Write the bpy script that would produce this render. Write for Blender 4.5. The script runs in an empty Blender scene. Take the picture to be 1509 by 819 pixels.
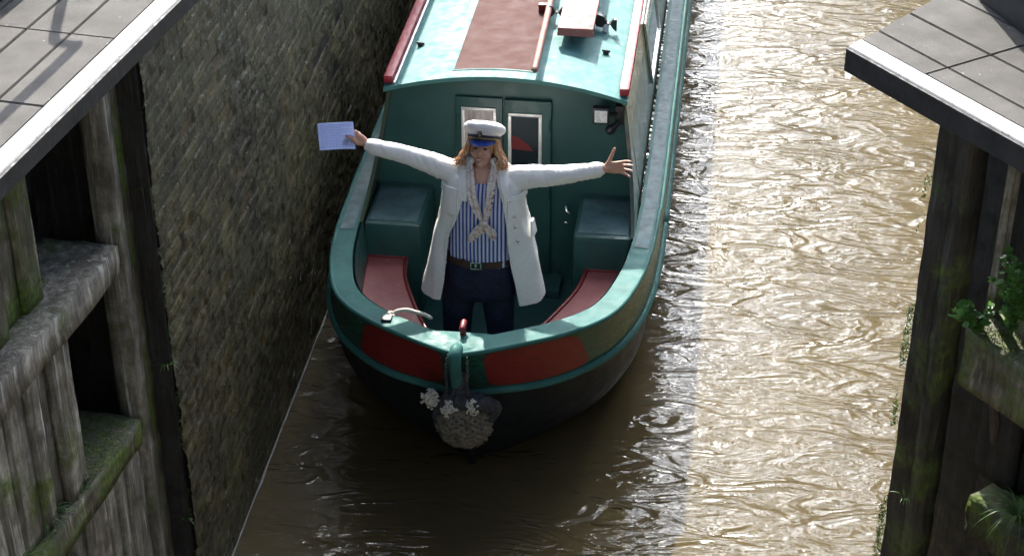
import bpy, bmesh, math, random
import numpy as np
from mathutils import Vector, Matrix, noise, Euler
R = math.radians
random.seed(7); rng = np.random.default_rng(11)
sc = bpy.context.scene
COL = sc.collection

# ------------------------------------------------------------------ camera, sky, sun, exposure
cam_d = bpy.data.cameras.new('camera'); cam = bpy.data.objects.new('camera', cam_d); COL.objects.link(cam)
cam.location = (0, 0, 7.0); cam.rotation_euler = (R(90 - 31.9), 0, R(7.2))
cam_d.sensor_width = 36; cam_d.lens = 2702 / 1509 * 36; cam_d.clip_end = 2000; cam_d.clip_start = .05
sc.camera = cam
CLOUD = 240.0
KX, MY = .30, 1.20                                   # shadow offset per metre of height
el = math.atan(1 / math.hypot(KX, MY)); az = math.atan2(-KX, MY)
w = bpy.data.worlds.new('World'); sc.world = w; w.use_nodes = True
wn = w.node_tree; sky = wn.nodes.new('ShaderNodeTexSky'); sky.sky_type = 'NISHITA'; sky.sun_disc = False
sky.sun_elevation = el; sky.sun_rotation = az; sky.air_density = 1.0; sky.dust_density = .4; sky.ozone_density = 1.2
bg = wn.nodes['Background']; bg.inputs[1].default_value = .074
# bright broken cloud added out of view ahead, for the ripples to mirror
tc = wn.nodes.new('ShaderNodeTexCoord'); mp = wn.nodes.new('ShaderNodeMapping'); mp.inputs['Scale'].default_value = (1, 1, 2.2)
wn.links.new(tc.outputs['Generated'], mp.inputs[0])
cn = wn.nodes.new('ShaderNodeTexNoise'); cn.inputs['Scale'].default_value = 12; cn.inputs['Detail'].default_value = 7; cn.inputs['Roughness'].default_value = .6; cn.inputs['Distortion'].default_value = .3
wn.links.new(mp.outputs[0], cn.inputs['Vector'])
cr = wn.nodes.new('ShaderNodeValToRGB'); cr.color_ramp.elements[0].position = .522; cr.color_ramp.elements[1].position = .61
wn.links.new(cn.outputs['Fac'], cr.inputs[0])
dp = wn.nodes.new('ShaderNodeVectorMath'); dp.operation = 'DOT_PRODUCT'; dp.inputs[1].default_value = (-.08, .83, .55)
wn.links.new(tc.outputs['Generated'], dp.inputs[0])
dm = wn.nodes.new('ShaderNodeMapRange'); dm.inputs[1].default_value = .76; dm.inputs[2].default_value = .94; dm.inputs[3].default_value = .015; dm.inputs[4].default_value = 1
wn.links.new(dp.outputs['Value'], dm.inputs[0])
ml = wn.nodes.new('ShaderNodeMath'); ml.operation = 'MULTIPLY'; wn.links.new(cr.outputs[0], ml.inputs[0]); wn.links.new(dm.outputs[0], ml.inputs[1])
cm = wn.nodes.new('ShaderNodeMix'); cm.data_type = 'RGBA'; cm.inputs[7].default_value = (CLOUD, CLOUD, CLOUD * 1.02, 1)
wn.links.new(ml.outputs[0], cm.inputs[0]); wn.links.new(sky.outputs[0], cm.inputs[6])
wn.links.new(cm.outputs[2], bg.inputs[0])
sd = bpy.data.lights.new('sun', 'SUN'); sd.energy = 5.0; sd.angle = R(.53); sd.color = (1, .945, .86)
so = bpy.data.objects.new('sun', sd); COL.objects.link(so); so.location = (-4, 16, 12)
so.rotation_euler = Vector((KX, -MY, -1)).to_track_quat('-Z', 'Y').to_euler()
sc.view_settings.view_transform = 'Standard'; sc.view_settings.look = 'None'
sc.view_settings.exposure = 1.27; sc.view_settings.gamma = 1; sc.view_settings.use_curve_mapping = False
sc.render.engine = 'CYCLES'; sc.cycles.max_bounces = 7; sc.cycles.use_denoising = True
sc.cycles.sample_clamp_indirect = 6

# ------------------------------------------------------------------ materials
def nd(t, kind, **kw):
    n = t.nodes.new(kind)
    for k, v in kw.items(): setattr(n, k, v)
    return n
def ramp(t, fac, stops):
    r = nd(t, 'ShaderNodeValToRGB'); t.links.new(fac, r.inputs[0])
    e = r.color_ramp.elements
    while len(e) < len(stops): e.new(.5)
    for i, (p, c) in enumerate(stops):
        e[i].position = p; e[i].color = (*c, 1) if len(c) == 3 else c
    return r.outputs[0]
def noi(t, scale, vec=None, detail=5, rough=.55, dist=0):
    n = nd(t, 'ShaderNodeTexNoise'); n.inputs['Scale'].default_value = scale
    n.inputs['Detail'].default_value = detail; n.inputs['Roughness'].default_value = rough
    n.inputs['Distortion'].default_value = dist
    if vec is not None: t.links.new(vec, n.inputs['Vector'])
    return n.outputs['Fac']
def mapped(t, scale=(1, 1, 1), rot=(0, 0, 0), coord='Object'):
    tc = nd(t, 'ShaderNodeTexCoord'); m = nd(t, 'ShaderNodeMapping')
    m.inputs['Scale'].default_value = scale; m.inputs['Rotation'].default_value = rot
    t.links.new(tc.outputs[coord], m.inputs[0]); return m.outputs[0]
def mixc(t, fac, a, b):
    m = nd(t, 'ShaderNodeMix', data_type='RGBA')
    for sock, v in ((m.inputs[0], fac), (m.inputs[6], a), (m.inputs[7], b)):
        if isinstance(v, (tuple, list)): sock.default_value = (*v, 1)
        elif isinstance(v, (int, float)): sock.default_value = v
        else: t.links.new(v, sock)
    return m.outputs[2]
def bump(t, h, strength, dist=.01):
    b = nd(t, 'ShaderNodeBump'); b.inputs['Strength'].default_value = strength
    b.inputs['Distance'].default_value = dist; t.links.new(h, b.inputs['Height']); return b.outputs[0]
def new_mat(name):
    m = bpy.data.materials.new(name); m.use_nodes = True
    return m, m.node_tree, m.node_tree.nodes['Principled BSDF']
def paint(name, c, rough=.3, var=.25, scale=6, bs=.15, bscale=60, metal=0, dirt=None, coat=0, stretch=(1, 1, 1), dirt_at=.62, dirt_scale=3.5, spec=.5):
    m, t, p = new_mat(name)
    v = mapped(t, stretch)
    n = noi(t, scale, v)
    lo = tuple(x * (1 - var) for x in c); hi = tuple(min(1, x * (1 + var)) for x in c)
    col = ramp(t, n, [(.3, lo), (.7, hi)])
    if dirt:
        dn = noi(t, dirt_scale, v, 8, .7)
        f = ramp(t, dn, [(dirt_at - .06, (0, 0, 0)), (dirt_at + .08, (1, 1, 1))])
        col = mixc(t, f, col, dirt)
    t.links.new(col, p.inputs['Base Color'])
    p.inputs['Metallic'].default_value = metal
    rn = noi(t, scale * 3, v, 6)
    rr = nd(t, 'ShaderNodeMapRange'); t.links.new(rn, rr.inputs[0])
    rr.inputs[1].default_value = .3; rr.inputs[2].default_value = .7
    rr.inputs[3].default_value = max(.02, rough * .75); rr.inputs[4].default_value = min(1, rough * 1.3)
    t.links.new(rr.outputs[0], p.inputs['Roughness'])
    p.inputs['Coat Weight'].default_value = coat; p.inputs['Specular IOR Level'].default_value = spec
    if bs: t.links.new(bump(t, noi(t, bscale, v, 4), bs, .004), p.inputs['Normal'])
    return m

M = {}
M['green'] = paint('bulkhead green paint', (.022, .076, .072), .42, .2, 4, .12, 30, dirt=(.03, .075, .065), dirt_at=.7)
M['hullgreen'] = paint('hull green paint', (.012, .062, .045), .3, .25, 5, .08, 9, dirt=(.05, .08, .065), dirt_at=.62, dirt_scale=1.4, stretch=(2, 2, 9))
M['teal'] = paint('roof pale teal paint', (.064, .19, .185), .6, .10, 5, .1, 40, dirt=(.11, .28, .27), dirt_at=.66, dirt_scale=5, spec=.3)
M['gun'] = paint('gunwale teal paint', (.036, .130, .118), .55, .12, 6, .1, 50, dirt=(.05, .145, .135), dirt_at=.66, dirt_scale=9, spec=.15)
M['grip'] = paint('gunwale grip paint', (.065, .125, .135), .6, .35, 9, .3, 250, dirt=(.10, .15, .15), dirt_at=.6, dirt_scale=10)
M['red'] = paint('dark red paint', (.16, .012, .012), .42, .22, 5, .1, 12, dirt=(.085, .03, .025), dirt_at=.66, dirt_scale=3, stretch=(2, 2, 7))
M['redroof'] = paint('worn red roof paint', (.105, .056, .051), 1.0, .03, 3, .2, 300, dirt=(.15, .09, .085), dirt_at=.80, dirt_scale=2.2, spec=.2)
M['redseat'] = paint('locker red paint', (.27, .085, .08), .42, .15, 7, .2, 120, dirt=(.36, .18, .17), dirt_at=.66, dirt_scale=14)
M['railred'] = paint('handrail red paint', (.30, .022, .035), .5, .12, 5, .1, 40)
M['plank'] = paint('faded pink red paint', (.32, .11, .10), .6, .1, 6, .2, 60, dirt=(.36, .19, .16), dirt_at=.62, dirt_scale=9)
M['polewood'] = paint('varnished pole wood', (.40, .20, .15), .5, .15, 4, .1, 30, stretch=(6, 1, 6))
M['black'] = paint('black hull blacking', (.006, .008, .010), .5, .4, 3, .15, 14, dirt=(.014, .015, .016), dirt_at=.6, spec=.3)
M['blackmetal'] = paint('black metal', (.012, .012, .014), .4, .2, 8, .1, 60)
M['chrome'] = paint('polished steel', (.72, .72, .70), .18, .1, 8, .05, 30, metal=1)
M['frame'] = paint('bright window frame', (.78, .77, .74), .35, .12, 14, .1, 40, metal=.35)
M['steel'] = paint('galvanised steel', (.35, .36, .37), .4, .2, 20, .1, 80, metal=.8)
M['olive'] = paint('cabin side gloss', (.045, .065, .040), .2, .2, 3, .03, 8, coat=.2)
M['lens'] = paint('lamp lens', (.75, .75, .72), .2, .15, 60, .5, 120)
M['coat'] = paint('cream woven wool', (.88, .87, .84), .85, .07, 90, .6, 420)
M['trouser'] = paint('navy cloth', (.010, .014, .040), .8, .3, 12, .3, 260)
M['belt'] = paint('brown leather', (.055, .028, .018), .45, .2, 14, .2, 90)
M['shoe'] = paint('dark leather', (.02, .018, .018), .4, .2, 14, .2, 90)
M['lip'] = paint('lips', (.42, .12, .10), .4, .1, 30, .1, 90)
M['hatwhite'] = paint('white cap cloth', (.80, .80, .80), .8, .04, 40, .3, 300)
M['hatblue'] = paint('blue visor', (.02, .06, .30), .25, .1, 10, .05, 30)
M['navyband'] = paint('navy band', (.012, .014, .05), .6, .1, 20, .1, 80)
M['gold'] = paint('gold braid', (.55, .38, .12), .35, .2, 80, .3, 120, metal=.8)
M['ropewhite'] = paint('pale frayed rope', (.52, .49, .42), .9, .2, 40, .7, 160)
M['ropedark'] = paint('dirty rope', (.11, .095, .07), .95, .45, 24, .9, 90, dirt=(.16, .14, .10), dirt_at=.6, dirt_scale=20)
M['ropeblack'] = paint('dirty dark cloth', (.028, .030, .034), .9, .4, 20, .6, 60)
M['chain'] = paint('chain steel', (.10, .10, .10), .4, .3, 40, .2, 90, metal=.6)
M['rust'] = paint('rusty iron', (.06, .045, .035), .8, .4, 14, .6, 60)
M['beam'] = paint('black painted beam', (.018, .022, .028), .45, .3, 4, .25, 50)
M['fascia'] = paint('dark weathered deck fascia', (.028, .026, .026), .7, .35, 9, .4, 60)
M['eye'] = paint('eye', (.03, .02, .02), .2, .1, 10, 0)
M['palestrip'] = paint('pale strip', (.26, .26, .24), .8, .3, 30, .4, 80)
M['boardstone'] = paint('stone coping', (.28, .26, .23), .8, .25, 8, .5, 60, dirt=(.12, .12, .09), dirt_at=.55)
M['land'] = paint('lockside grass and earth', (.05, .07, .025), .9, .4, 3, .6, 30)

def skin():
    m, t, p = new_mat('skin'); v = mapped(t)
    col = ramp(t, noi(t, 18, v), [(.3, (.56, .29, .20)), (.7, (.70, .41, .31))])
    t.links.new(col, p.inputs['Base Color']); p.inputs['Roughness'].default_value = .5
    p.inputs['Subsurface Weight'].default_value = .1; p.inputs['Subsurface Radius'].default_value = (.01, .004, .002)
    t.links.new(bump(t, noi(t, 180, v), .15, .002), p.inputs['Normal']); return m
M['skin'] = skin()
def hairm():
    m, t, p = new_mat('auburn hair'); v = mapped(t, (1, 1, .18))
    col = ramp(t, noi(t, 95, v, 4), [(.3, (.26, .11, .05)), (.5, (.55, .29, .14)), (.72, (.85, .58, .34))])
    t.links.new(col, p.inputs['Base Color']); p.inputs['Roughness'].default_value = .42
    t.links.new(bump(t, noi(t, 150, v), .6, .004), p.inputs['Normal']); return m
M['hair'] = hairm()
def shirtm():
    m, t, p = new_mat('striped shirt cloth'); v = mapped(t)
    wv = nd(t, 'ShaderNodeTexWave', wave_type='BANDS', bands_direction='X'); wv.inputs['Scale'].default_value = 13.5
    wv.inputs['Distortion'].default_value = .5; wv.inputs['Detail Scale'].default_value = .6
    t.links.new(v, wv.inputs[0])
    col = ramp(t, wv.outputs[0], [(.44, (.035, .075, .36)), (.54, (.66, .68, .76))])
    t.links.new(col, p.inputs['Base Color']); p.inputs['Roughness'].default_value = .8
    t.links.new(bump(t, noi(t, 14, v), .5, .02), p.inputs['Normal']); return m
M['shirt'] = shirtm()
def scarfm():
    m, t, p = new_mat('patterned silk scarf'); v = mapped(t)
    c1 = ramp(t, noi(t, 17, v, 2, .5, 1.0), [(.50, (.74, .66, .60)), (.56, (.50, .27, .22)), (.60, (.76, .70, .64))])
    c2 = ramp(t, noi(t, 20, v, 2, .5, 2), [(.64, (0, 0, 0)), (.67, (1, 1, 1))])
    t.links.new(mixc(t, c2, c1, (.05, .05, .12)), p.inputs['Base Color']); p.inputs['Roughness'].default_value = .45; return m
M['scarf'] = scarfm()
def paperm():
    m, t, p = new_mat('paper'); p.inputs['Base Color'].default_value = (.62, .70, .95, 1); p.inputs['Roughness'].default_value = .7
    tr = nd(t, 'ShaderNodeBsdfTranslucent'); tr.inputs[0].default_value = (.66, .74, .97, 1)
    mx = nd(t, 'ShaderNodeMixShader'); mx.inputs[0].default_value = .45
    t.links.new(p.outputs[0], mx.inputs[1]); t.links.new(tr.outputs[0], mx.inputs[2])
    t.links.new(mx.outputs[0], t.nodes['Material Output'].inputs[0]); return m
M['paper'] = paperm()
M['ink'] = paint('blue ink', (.06, .10, .42), .6, .1, 10, 0)
def leafm(name, a, b):
    m, t, p = new_mat(name); v = mapped(t)
    t.links.new(ramp(t, noi(t, 20, v), [(.3, a), (.7, b)]), p.inputs['Base Color']); p.inputs['Roughness'].default_value = .5
    tr = nd(t, 'ShaderNodeBsdfTranslucent'); tr.inputs[0].default_value = (*[min(1, x * 1.8) for x in b], 1)
    mx = nd(t, 'ShaderNodeMixShader'); mx.inputs[0].default_value = .3
    t.links.new(p.outputs[0], mx.inputs[1]); t.links.new(tr.outputs[0], mx.inputs[2])
    t.links.new(mx.outputs[0], t.nodes['Material Output'].inputs[0]); return m
M['leaf'] = leafm('weed leaf', (.045, .13, .03), (.13, .28, .06))
M['grass'] = leafm('grass blade', (.035, .08, .02), (.10, .19, .05))
M['moss'] = leafm('moss', (.03, .06, .012), (.08, .13, .02))
def woodm(name, base, mossy, lo=.5):
    m, t, p = new_mat(name); v = mapped(t, (9, 9, 1.0)); v2 = mapped(t)
    c = ramp(t, noi(t, 2.6, v, 8, .65, .6), [(.28, tuple(x * .35 for x in base)), (.5, base), (.72, tuple(min(1, x * 2.0) for x in base))])
    big = ramp(t, noi(t, 4.5, v2, 9, .75), [(.40, (.28, .25, .21)), (.62, (1.1, 1.1, 1.1))])
    mm = nd(t, 'ShaderNodeMix', data_type='RGBA', blend_type='MULTIPLY'); mm.inputs[0].default_value = .8
    t.links.new(c, mm.inputs[6]); t.links.new(big, mm.inputs[7])
    st_ = ramp(t, noi(t, 1, mapped(t, (34, 34, 1.3)), 3, .6), [(.60, (0, 0, 0)), (.68, (.8, .8, .8))])
    mm2 = mixc(t, st_, mm.outputs[2], tuple(min(.6, x * 2.2) for x in base))
    mf = ramp(t, noi(t, 2.3, v2, 9, .72), [(lo, (0, 0, 0)), (lo + .12, (1, 1, 1))])
    green = ramp(t, noi(t, 30, v2), [(.3, (.035, .065, .010)), (.7, (.15, .20, .03))])
    t.links.new(mixc(t, mf, mm2, green), p.inputs['Base Color'])
    t.links.new(ramp(t, noi(t, 9, v2), [(.35, (.35,) * 3), (.65, (.85,) * 3)]), p.inputs['Roughness'])
    a = noi(t, 6, v, 8, .7); b1 = bump(t, a, .9, .02)
    b2 = nd(t, 'ShaderNodeBump'); b2.inputs['Strength'].default_value = .5; b2.inputs['Distance'].default_value = .01
    t.links.new(noi(t, 60, v2, 5, .7), b2.inputs['Height']); t.links.new(b1, b2.inputs['Normal'])
    t.links.new(b2.outputs[0], p.inputs['Normal']); return m
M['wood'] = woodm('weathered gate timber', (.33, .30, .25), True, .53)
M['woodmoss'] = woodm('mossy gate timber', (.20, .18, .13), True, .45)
M['woodshade'] = woodm('shaded mossy gate timber', (.055, .050, .040), True, .50)  # darker copy of the mossy timber, the right gate's shade put into its colour
M['wooddark'] = woodm('shade dark gate timber', (.022, .020, .019), True, .66)  # near-black timber, shade of recesses and undersides put into the colour
def slabm():
    m, t, p = new_mat('gritty deck board'); v = mapped(t)
    c = ramp(t, noi(t, 5, v, 6), [(.3, (.072, .068, .063)), (.7, (.116, .110, .103))])
    g = ramp(t, noi(t, 230, v, 3, .6), [(.35, (.6,) * 3), (.65, (1.15,) * 3)])
    mm = nd(t, 'ShaderNodeMix', data_type='RGBA', blend_type='MULTIPLY'); mm.inputs[0].default_value = .7
    t.links.new(c, mm.inputs[6]); t.links.new(g, mm.inputs[7])
    mf = ramp(t, noi(t, 4.5, v, 9, .75), [(.62, (0, 0, 0)), (.72, (1, 1, 1))])
    sp_ = ramp(t, noi(t, 42, v, 2), [(.74, (0, 0, 0)), (.77, (1, 1, 1))])
    t.links.new(mixc(t, sp_, mixc(t, mf, mm.outputs[2], (.085, .09, .062)), (.34, .33, .31)), p.inputs['Base Color'])
    p.inputs['Roughness'].default_value = .85; p.inputs['Specular IOR Level'].default_value = .2
    t.links.new(bump(t, noi(t, 160, v, 4, .7), .5, .006), p.inputs['Normal']); return m
M['slab'] = slabm()
def whitem():
    m, t, p = new_mat('worn white edge paint'); v = mapped(t)
    f = ramp(t, noi(t, 26, v, 8, .7), [(.55, (0, 0, 0)), (.66, (1, 1, 1))])
    t.links.new(mixc(t, f, (.38, .38, .39), (.13, .13, .12)), p.inputs['Base Color']); p.inputs['Roughness'].default_value = .6
    t.links.new(bump(t, noi(t, 120, v, 4), .4, .005), p.inputs['Normal']); return m
M['white'] = whitem()
def brickm():
    m, t, p = new_mat('wet algae covered brick'); v = mapped(t)
    c = ramp(t, noi(t, 5, v, 8, .65), [(.3, (.036, .030, .013)), (.5, (.092, .078, .036)), (.7, (.18, .155, .08))])
    v3 = mapped(t, (1, 4.4, 13.3))
    pat = ramp(t, noi(t, 1.6, v, 8, .7), [(.34, (.35, .33, .30)), (.62, (1.15, 1.15, 1.1))])
    bt = noi(t, 1.0, v3, 2)
    c2 = ramp(t, noi(t, 1.1, v, 6, .6), [(.35, (0, 0, 0)), (.7, (1, 1, 1))])
    col = mixc(t, c2, c, (.062, .062, .024))
    red = ramp(t, bt, [(.62, (0, 0, 0)), (.72, (.45, .45, .45))])
    mp_ = nd(t, 'ShaderNodeMix', data_type='RGBA', blend_type='MULTIPLY'); mp_.inputs[0].default_value = .9
    aj = nd(t, 'ShaderNodeAttribute', attribute_name='joint'); atn = nd(t, 'ShaderNodeAttribute', attribute_name='tint')
    tn = ramp(t, atn.outputs['Fac'], [(0, (.68, .68, .66)), (.5, (.95, .95, .95)), (.9, (1.2, 1.14, 1.04)), (1, (1.3, 1.05, .88))])
    jn = ramp(t, aj.outputs['Fac'], [(.1, (.42, .42, .40)), (.9, (1, 1, 1))])
    m1_ = nd(t, 'ShaderNodeMix', data_type='RGBA', blend_type='MULTIPLY'); m1_.inputs[0].default_value = .85
    t.links.new(tn, m1_.inputs[6]); t.links.new(jn, m1_.inputs[7])
    m2_ = nd(t, 'ShaderNodeMix', data_type='RGBA', blend_type='MULTIPLY'); m2_.inputs[0].default_value = 1
    t.links.new(pat, m2_.inputs[6]); t.links.new(m1_.outputs[2], m2_.inputs[7]); pat = m2_.outputs[2]
    t.links.new(mixc(t, red, col, (.085, .058, .036)), mp_.inputs[6]); t.links.new(pat, mp_.inputs[7])
    t.links.new(mp_.outputs[2], p.inputs['Base Color'])
    t.links.new(ramp(t, noi(t, 12, v, 5), [(.38, (.16,) * 3), (.56, (.7,) * 3)]), p.inputs['Roughness'])
    t.links.new(bump(t, noi(t, 55, v, 8, .7), .8, .02), p.inputs['Normal']); return m
M['brick'] = brickm()
M['brickplain'] = paint('dark brickwork', (.05, .042, .024), .7, .3, 6, .6, 50)
def waterm():
    m, t, p = new_mat('muddy canal water')
    v = mapped(t, (1, 1, 1))
    col = ramp(t, noi(t, .8, v, 4), [(.3, (.068, .052, .023)), (.7, (.096, .075, .034))])
    a = noi(t, 1, mapped(t, (1.7, 4.3, 1), (0, 0, R(4))), 2.0, .5, 1.4)
    b = noi(t, 1, mapped(t, (6, 15, 1), (0, 0, R(-9))), 2, .5, 1.2)
    c = noi(t, 1, mapped(t, (1.1, 1.5, 1), (0, 0, R(30))), 2)
    def mth(op, x, y=0.0):
        n = nd(t, 'ShaderNodeMath', operation=op)
        for i, q in enumerate((x, y)):
            if isinstance(q, (int, float)): n.inputs[i].default_value = q
            else: t.links.new(q, n.inputs[i])
        return n.outputs[0]
    ra = mth('ABSOLUTE', mth('SUBTRACT', a, .5)); rb = mth('ABSOLUTE', mth('SUBTRACT', b, .5))
    h = mth('ADD', mth('MULTIPLY', ra, -.16), mth('ADD', mth('MULTIPLY', rb, -.022), mth('MULTIPLY', c, .03)))
    # flat water here and there, choppier elsewhere
    act = ramp(t, noi(t, .55, v, 3), [(.35, (.45,) * 3), (.6, (1, 1, 1))])
    h = mth('MULTIPLY', mth('MULTIPLY', h, act), .50)
    bn = bump(t, h, 1.0, 1.0)
    # light that comes back out of the muddy water is not shaped by the ripples; only the mirror surface is
    df = nd(t, 'ShaderNodeSubsurfaceScattering'); t.links.new(col, df.inputs[0])
    df.inputs['Scale'].default_value = 1; df.inputs['Radius'].default_value = (.17, .13, .09)
    soft = nd(t, 'ShaderNodeBump'); soft.inputs['Strength'].default_value = .12; soft.inputs['Distance'].default_value = 1; t.links.new(h, soft.inputs['Height'])
    t.links.new(soft.outputs[0], df.inputs['Normal'])
    gl = nd(t, 'ShaderNodeBsdfGlossy'); gl.inputs['Roughness'].default_value = .02; t.links.new(bn, gl.inputs['Normal'])
    fr = nd(t, 'ShaderNodeFresnel'); fr.inputs[0].default_value = 1.42; t.links.new(bn, fr.inputs['Normal'])
    mx = nd(t, 'ShaderNodeMixShader'); t.links.new(fr.outputs[0], mx.inputs[0]); t.links.new(df.outputs[0], mx.inputs[1]); t.links.new(gl.outputs[0], mx.inputs[2])
    t.nodes.remove(p); t.links.new(mx.outputs[0], t.nodes['Material Output'].inputs[0]); return m
M['water'] = waterm()
def glassm():
    m, t, p = new_mat('window glass'); p.inputs['Base Color'].default_value = (.02, .03, .035, 1)
    p.inputs['Roughness'].default_value = .04; p.inputs['Coat Weight'].default_value = .6
    t.links.new(bump(t, noi(t, 6, mapped(t)), .05, .01), p.inputs['Normal']); return m
M['glass'] = glassm()
M['curtain'] = paint('curtain behind glass', (.45, .40, .38), .8, .4, 14, .4, 30, stretch=(3, 1, .3))

# ------------------------------------------------------------------ geometry helpers (world coordinates in, local stored)
class MB:
    def __init__(s): s.v = []; s.f = []
    def add(s, vs, fs):
        o = len(s.v); s.v += [tuple(map(float, q)) for q in vs]; s.f += [tuple(i + o for i in f) for f in fs]; return s
    def box(s, a, b, bev=0):
        x0, y0, z0 = a; x1, y1, z1 = b
        if not bev:
            return s.add([(x0,y0,z0),(x1,y0,z0),(x1,y1,z0),(x0,y1,z0),(x0,y0,z1),(x1,y0,z1),(x1,y1,z1),(x0,y1,z1)],
                     [(0,3,2,1),(4,5,6,7),(0,1,5,4),(1,2,6,5),(2,3,7,6),(3,0,4,7)])
        bm = bmesh.new(); bmesh.ops.create_cube(bm, size=1)
        for q in bm.verts: q.co = Vector(((x0+x1)/2 + q.co.x*(x1-x0), (y0+y1)/2 + q.co.y*(y1-y0), (z0+z1)/2 + q.co.z*(z1-z0)))
        bmesh.ops.bevel(bm, geom=list(bm.edges), offset=bev, segments=2, affect='EDGES', profile=.6)
        bm.verts.index_update(); s.add([q.co for q in bm.verts], [[q.index for q in f.verts] for f in bm.faces]); bm.free(); return s
    def grid(s, P, wrap=False):                       # P[i][j] points
        n = len(P); m_ = len(P[0]); vs = [q for r in P for q in r]; fs = []
        for i in range(n - 1):
            for j in range(m_ if wrap else m_ - 1):
                k = (j + 1) % m_
                fs.append((i*m_ + j, i*m_ + k, (i+1)*m_ + k, (i+1)*m_ + j))
        return s.add(vs, fs)
    def loft(s, rings):                               # closed rings with end caps
        m_ = len(rings[0]); s.grid(rings, True); o = len(s.v) - m_ * len(rings)
        c0 = np.mean(np.array(rings[0]), 0); c1 = np.mean(np.array(rings[-1]), 0)
        s.v += [tuple(map(float, c0)), tuple(map(float, c1))]; a, b = len(s.v) - 2, len(s.v) - 1
        l = o + m_ * (len(rings) - 1)
        for j in range(m_):
            k = (j + 1) % m_
            s.f.append((a, o + k, o + j)); s.f.append((b, l + j, l + k))
        return s
    def tube(s, pts, rad, n=10, sq=1.0, caps=True):
        pts = [Vector(q) for q in pts]; N = len(pts)
        rad = [rad] * N if isinstance(rad, (int, float)) else list(rad)
        rings = []; up = None
        for i, q in enumerate(pts):
            d = (pts[min(i+1, N-1)] - pts[max(i-1, 0)]).normalized()
            if up is None:
                up = Vector((0, 0, 1)) if abs(d.z) < .9 else Vector((0, 1, 0))
            a = d.cross(up)
            a = a.normalized(); up = a.cross(d).normalized()
            rings.append([q + (a*math.cos(2*math.pi*j/n) + up*math.sin(2*math.pi*j/n)*sq) * rad[i] for j in range(n)])
        if caps:                                       # rounded ends
            d0 = (pts[0] - pts[1]).normalized(); d1 = (pts[-1] - pts[-2]).normalized()
            r0 = [pts[0] + (q - pts[0]) * .6 + d0 * rad[0] * .75 for q in rings[0]]
            r1 = [pts[-1] + (q - pts[-1]) * .6 + d1 * rad[-1] * .75 for q in rings[-1]]
            rings = [r0] + rings + [r1]
        return s.loft(rings)
    def ell(s, c, r, n=16, m_=10, rot=None):
        c = Vector(c); rings = []
        for i in range(1, m_):
            th = math.pi * i / m_
            ring = []
            for j in range(n):
                q = Vector((r[0]*math.sin(th)*math.cos(2*math.pi*j/n), r[1]*math.sin(th)*math.sin(2*math.pi*j/n), -r[2]*math.cos(th)))
                if rot is not None: q = rot @ q
                ring.append(c + q)
            rings.append(ring)
        return s.loft(rings)
def smooth(pts, sub=6):
    P = np.array(pts, float); out = []
    for i in range(len(P) - 1):
        p0 = P[max(i-1, 0)]; p1 = P[i]; p2 = P[i+1]; p3 = P[min(i+2, len(P)-1)]
        for k in range(sub):
            u = k / sub
            out.append(.5*((2*p1) + (-p0+p2)*u + (2*p0-5*p1+4*p2-p3)*u*u + (-p0+3*p1-3*p2+p3)*u**3))
    out.append(P[-1]); return np.array(out)
def tag(o, label=None, cat=None, group=None, kind=None):
    for k, v in (('label', label), ('category', cat), ('group', group), ('kind', kind)):
        if v: o[k] = v
    return o
def empty(name, loc, rz, label, cat, group=None):
    o = bpy.data.objects.new(name, None); COL.objects.link(o); o.empty_display_size = .2
    o.location = loc; o.rotation_euler = (0, 0, rz); return tag(o, label, cat, group)
def wmat(o):
    m_ = o.matrix_basis.copy()
    return (wmat(o.parent) @ m_) if o.parent else m_
def link_mesh(name, me, mat, parent=None, smooth_=True, origin=None, world=True):
    o = bpy.data.objects.new(name, me); COL.objects.link(o)
    if mat: me.materials.clear(); me.materials.append(M[mat] if isinstance(mat, str) else mat)
    if parent:
        o.parent = parent
        if world: me.transform(wmat(parent).inverted())
    elif origin is not None:
        me.transform(Matrix.Translation(-Vector(origin))); o.location = origin
    me.polygons.foreach_set('use_smooth', [bool(smooth_)] * len(me.polygons))
    if smooth_ == 'auto':
        try: me.set_sharp_from_angle(angle=R(35))
        except Exception: pass
    me.update(); return o
def obj(name, mb, mat, parent=None, smooth_='auto', origin=None, world=True, fix=True):
    me = bpy.data.meshes.new(name); me.from_pydata(mb.v, [], mb.f)
    if fix:
        bm = bmesh.new(); bm.from_mesh(me); bmesh.ops.recalc_face_normals(bm, faces=bm.faces); bm.to_mesh(me); bm.free()
    return link_mesh(name, me, mat, parent, smooth_, origin, world)
def remesh(mb, voxel, smooth_it=2, wr=None):
    me = bpy.data.meshes.new('tmp'); me.from_pydata(mb.v, [], mb.f)
    bm = bmesh.new(); bm.from_mesh(me); bmesh.ops.recalc_face_normals(bm, faces=bm.faces); bm.to_mesh(me); bm.free()
    o = bpy.data.objects.new('tmp', me); COL.objects.link(o)
    r = o.modifiers.new('r', 'REMESH'); r.mode = 'VOXEL'; r.voxel_size = voxel
    if smooth_it:
        s_ = o.modifiers.new('s', 'SMOOTH'); s_.iterations = smooth_it; s_.factor = .5
    dg = bpy.context.evaluated_depsgraph_get(); dg.update()
    res = bpy.data.meshes.new_from_object(o.evaluated_get(dg)); bpy.data.objects.remove(o); bpy.data.meshes.remove(me)
    if wr:
        n = len(res.vertices); co = np.empty(n*3); res.vertices.foreach_get('co', co)
        no = np.empty(n*3); res.vertices.foreach_get('normal', no)
        co = co.reshape(-1, 3); no = no.reshape(-1, 3)
        d = np.array([wr(Vector(q)) for q in co]); co += no * d[:, None]
        res.vertices.foreach_set('co', co.ravel()); res.update()
    return res
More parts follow.
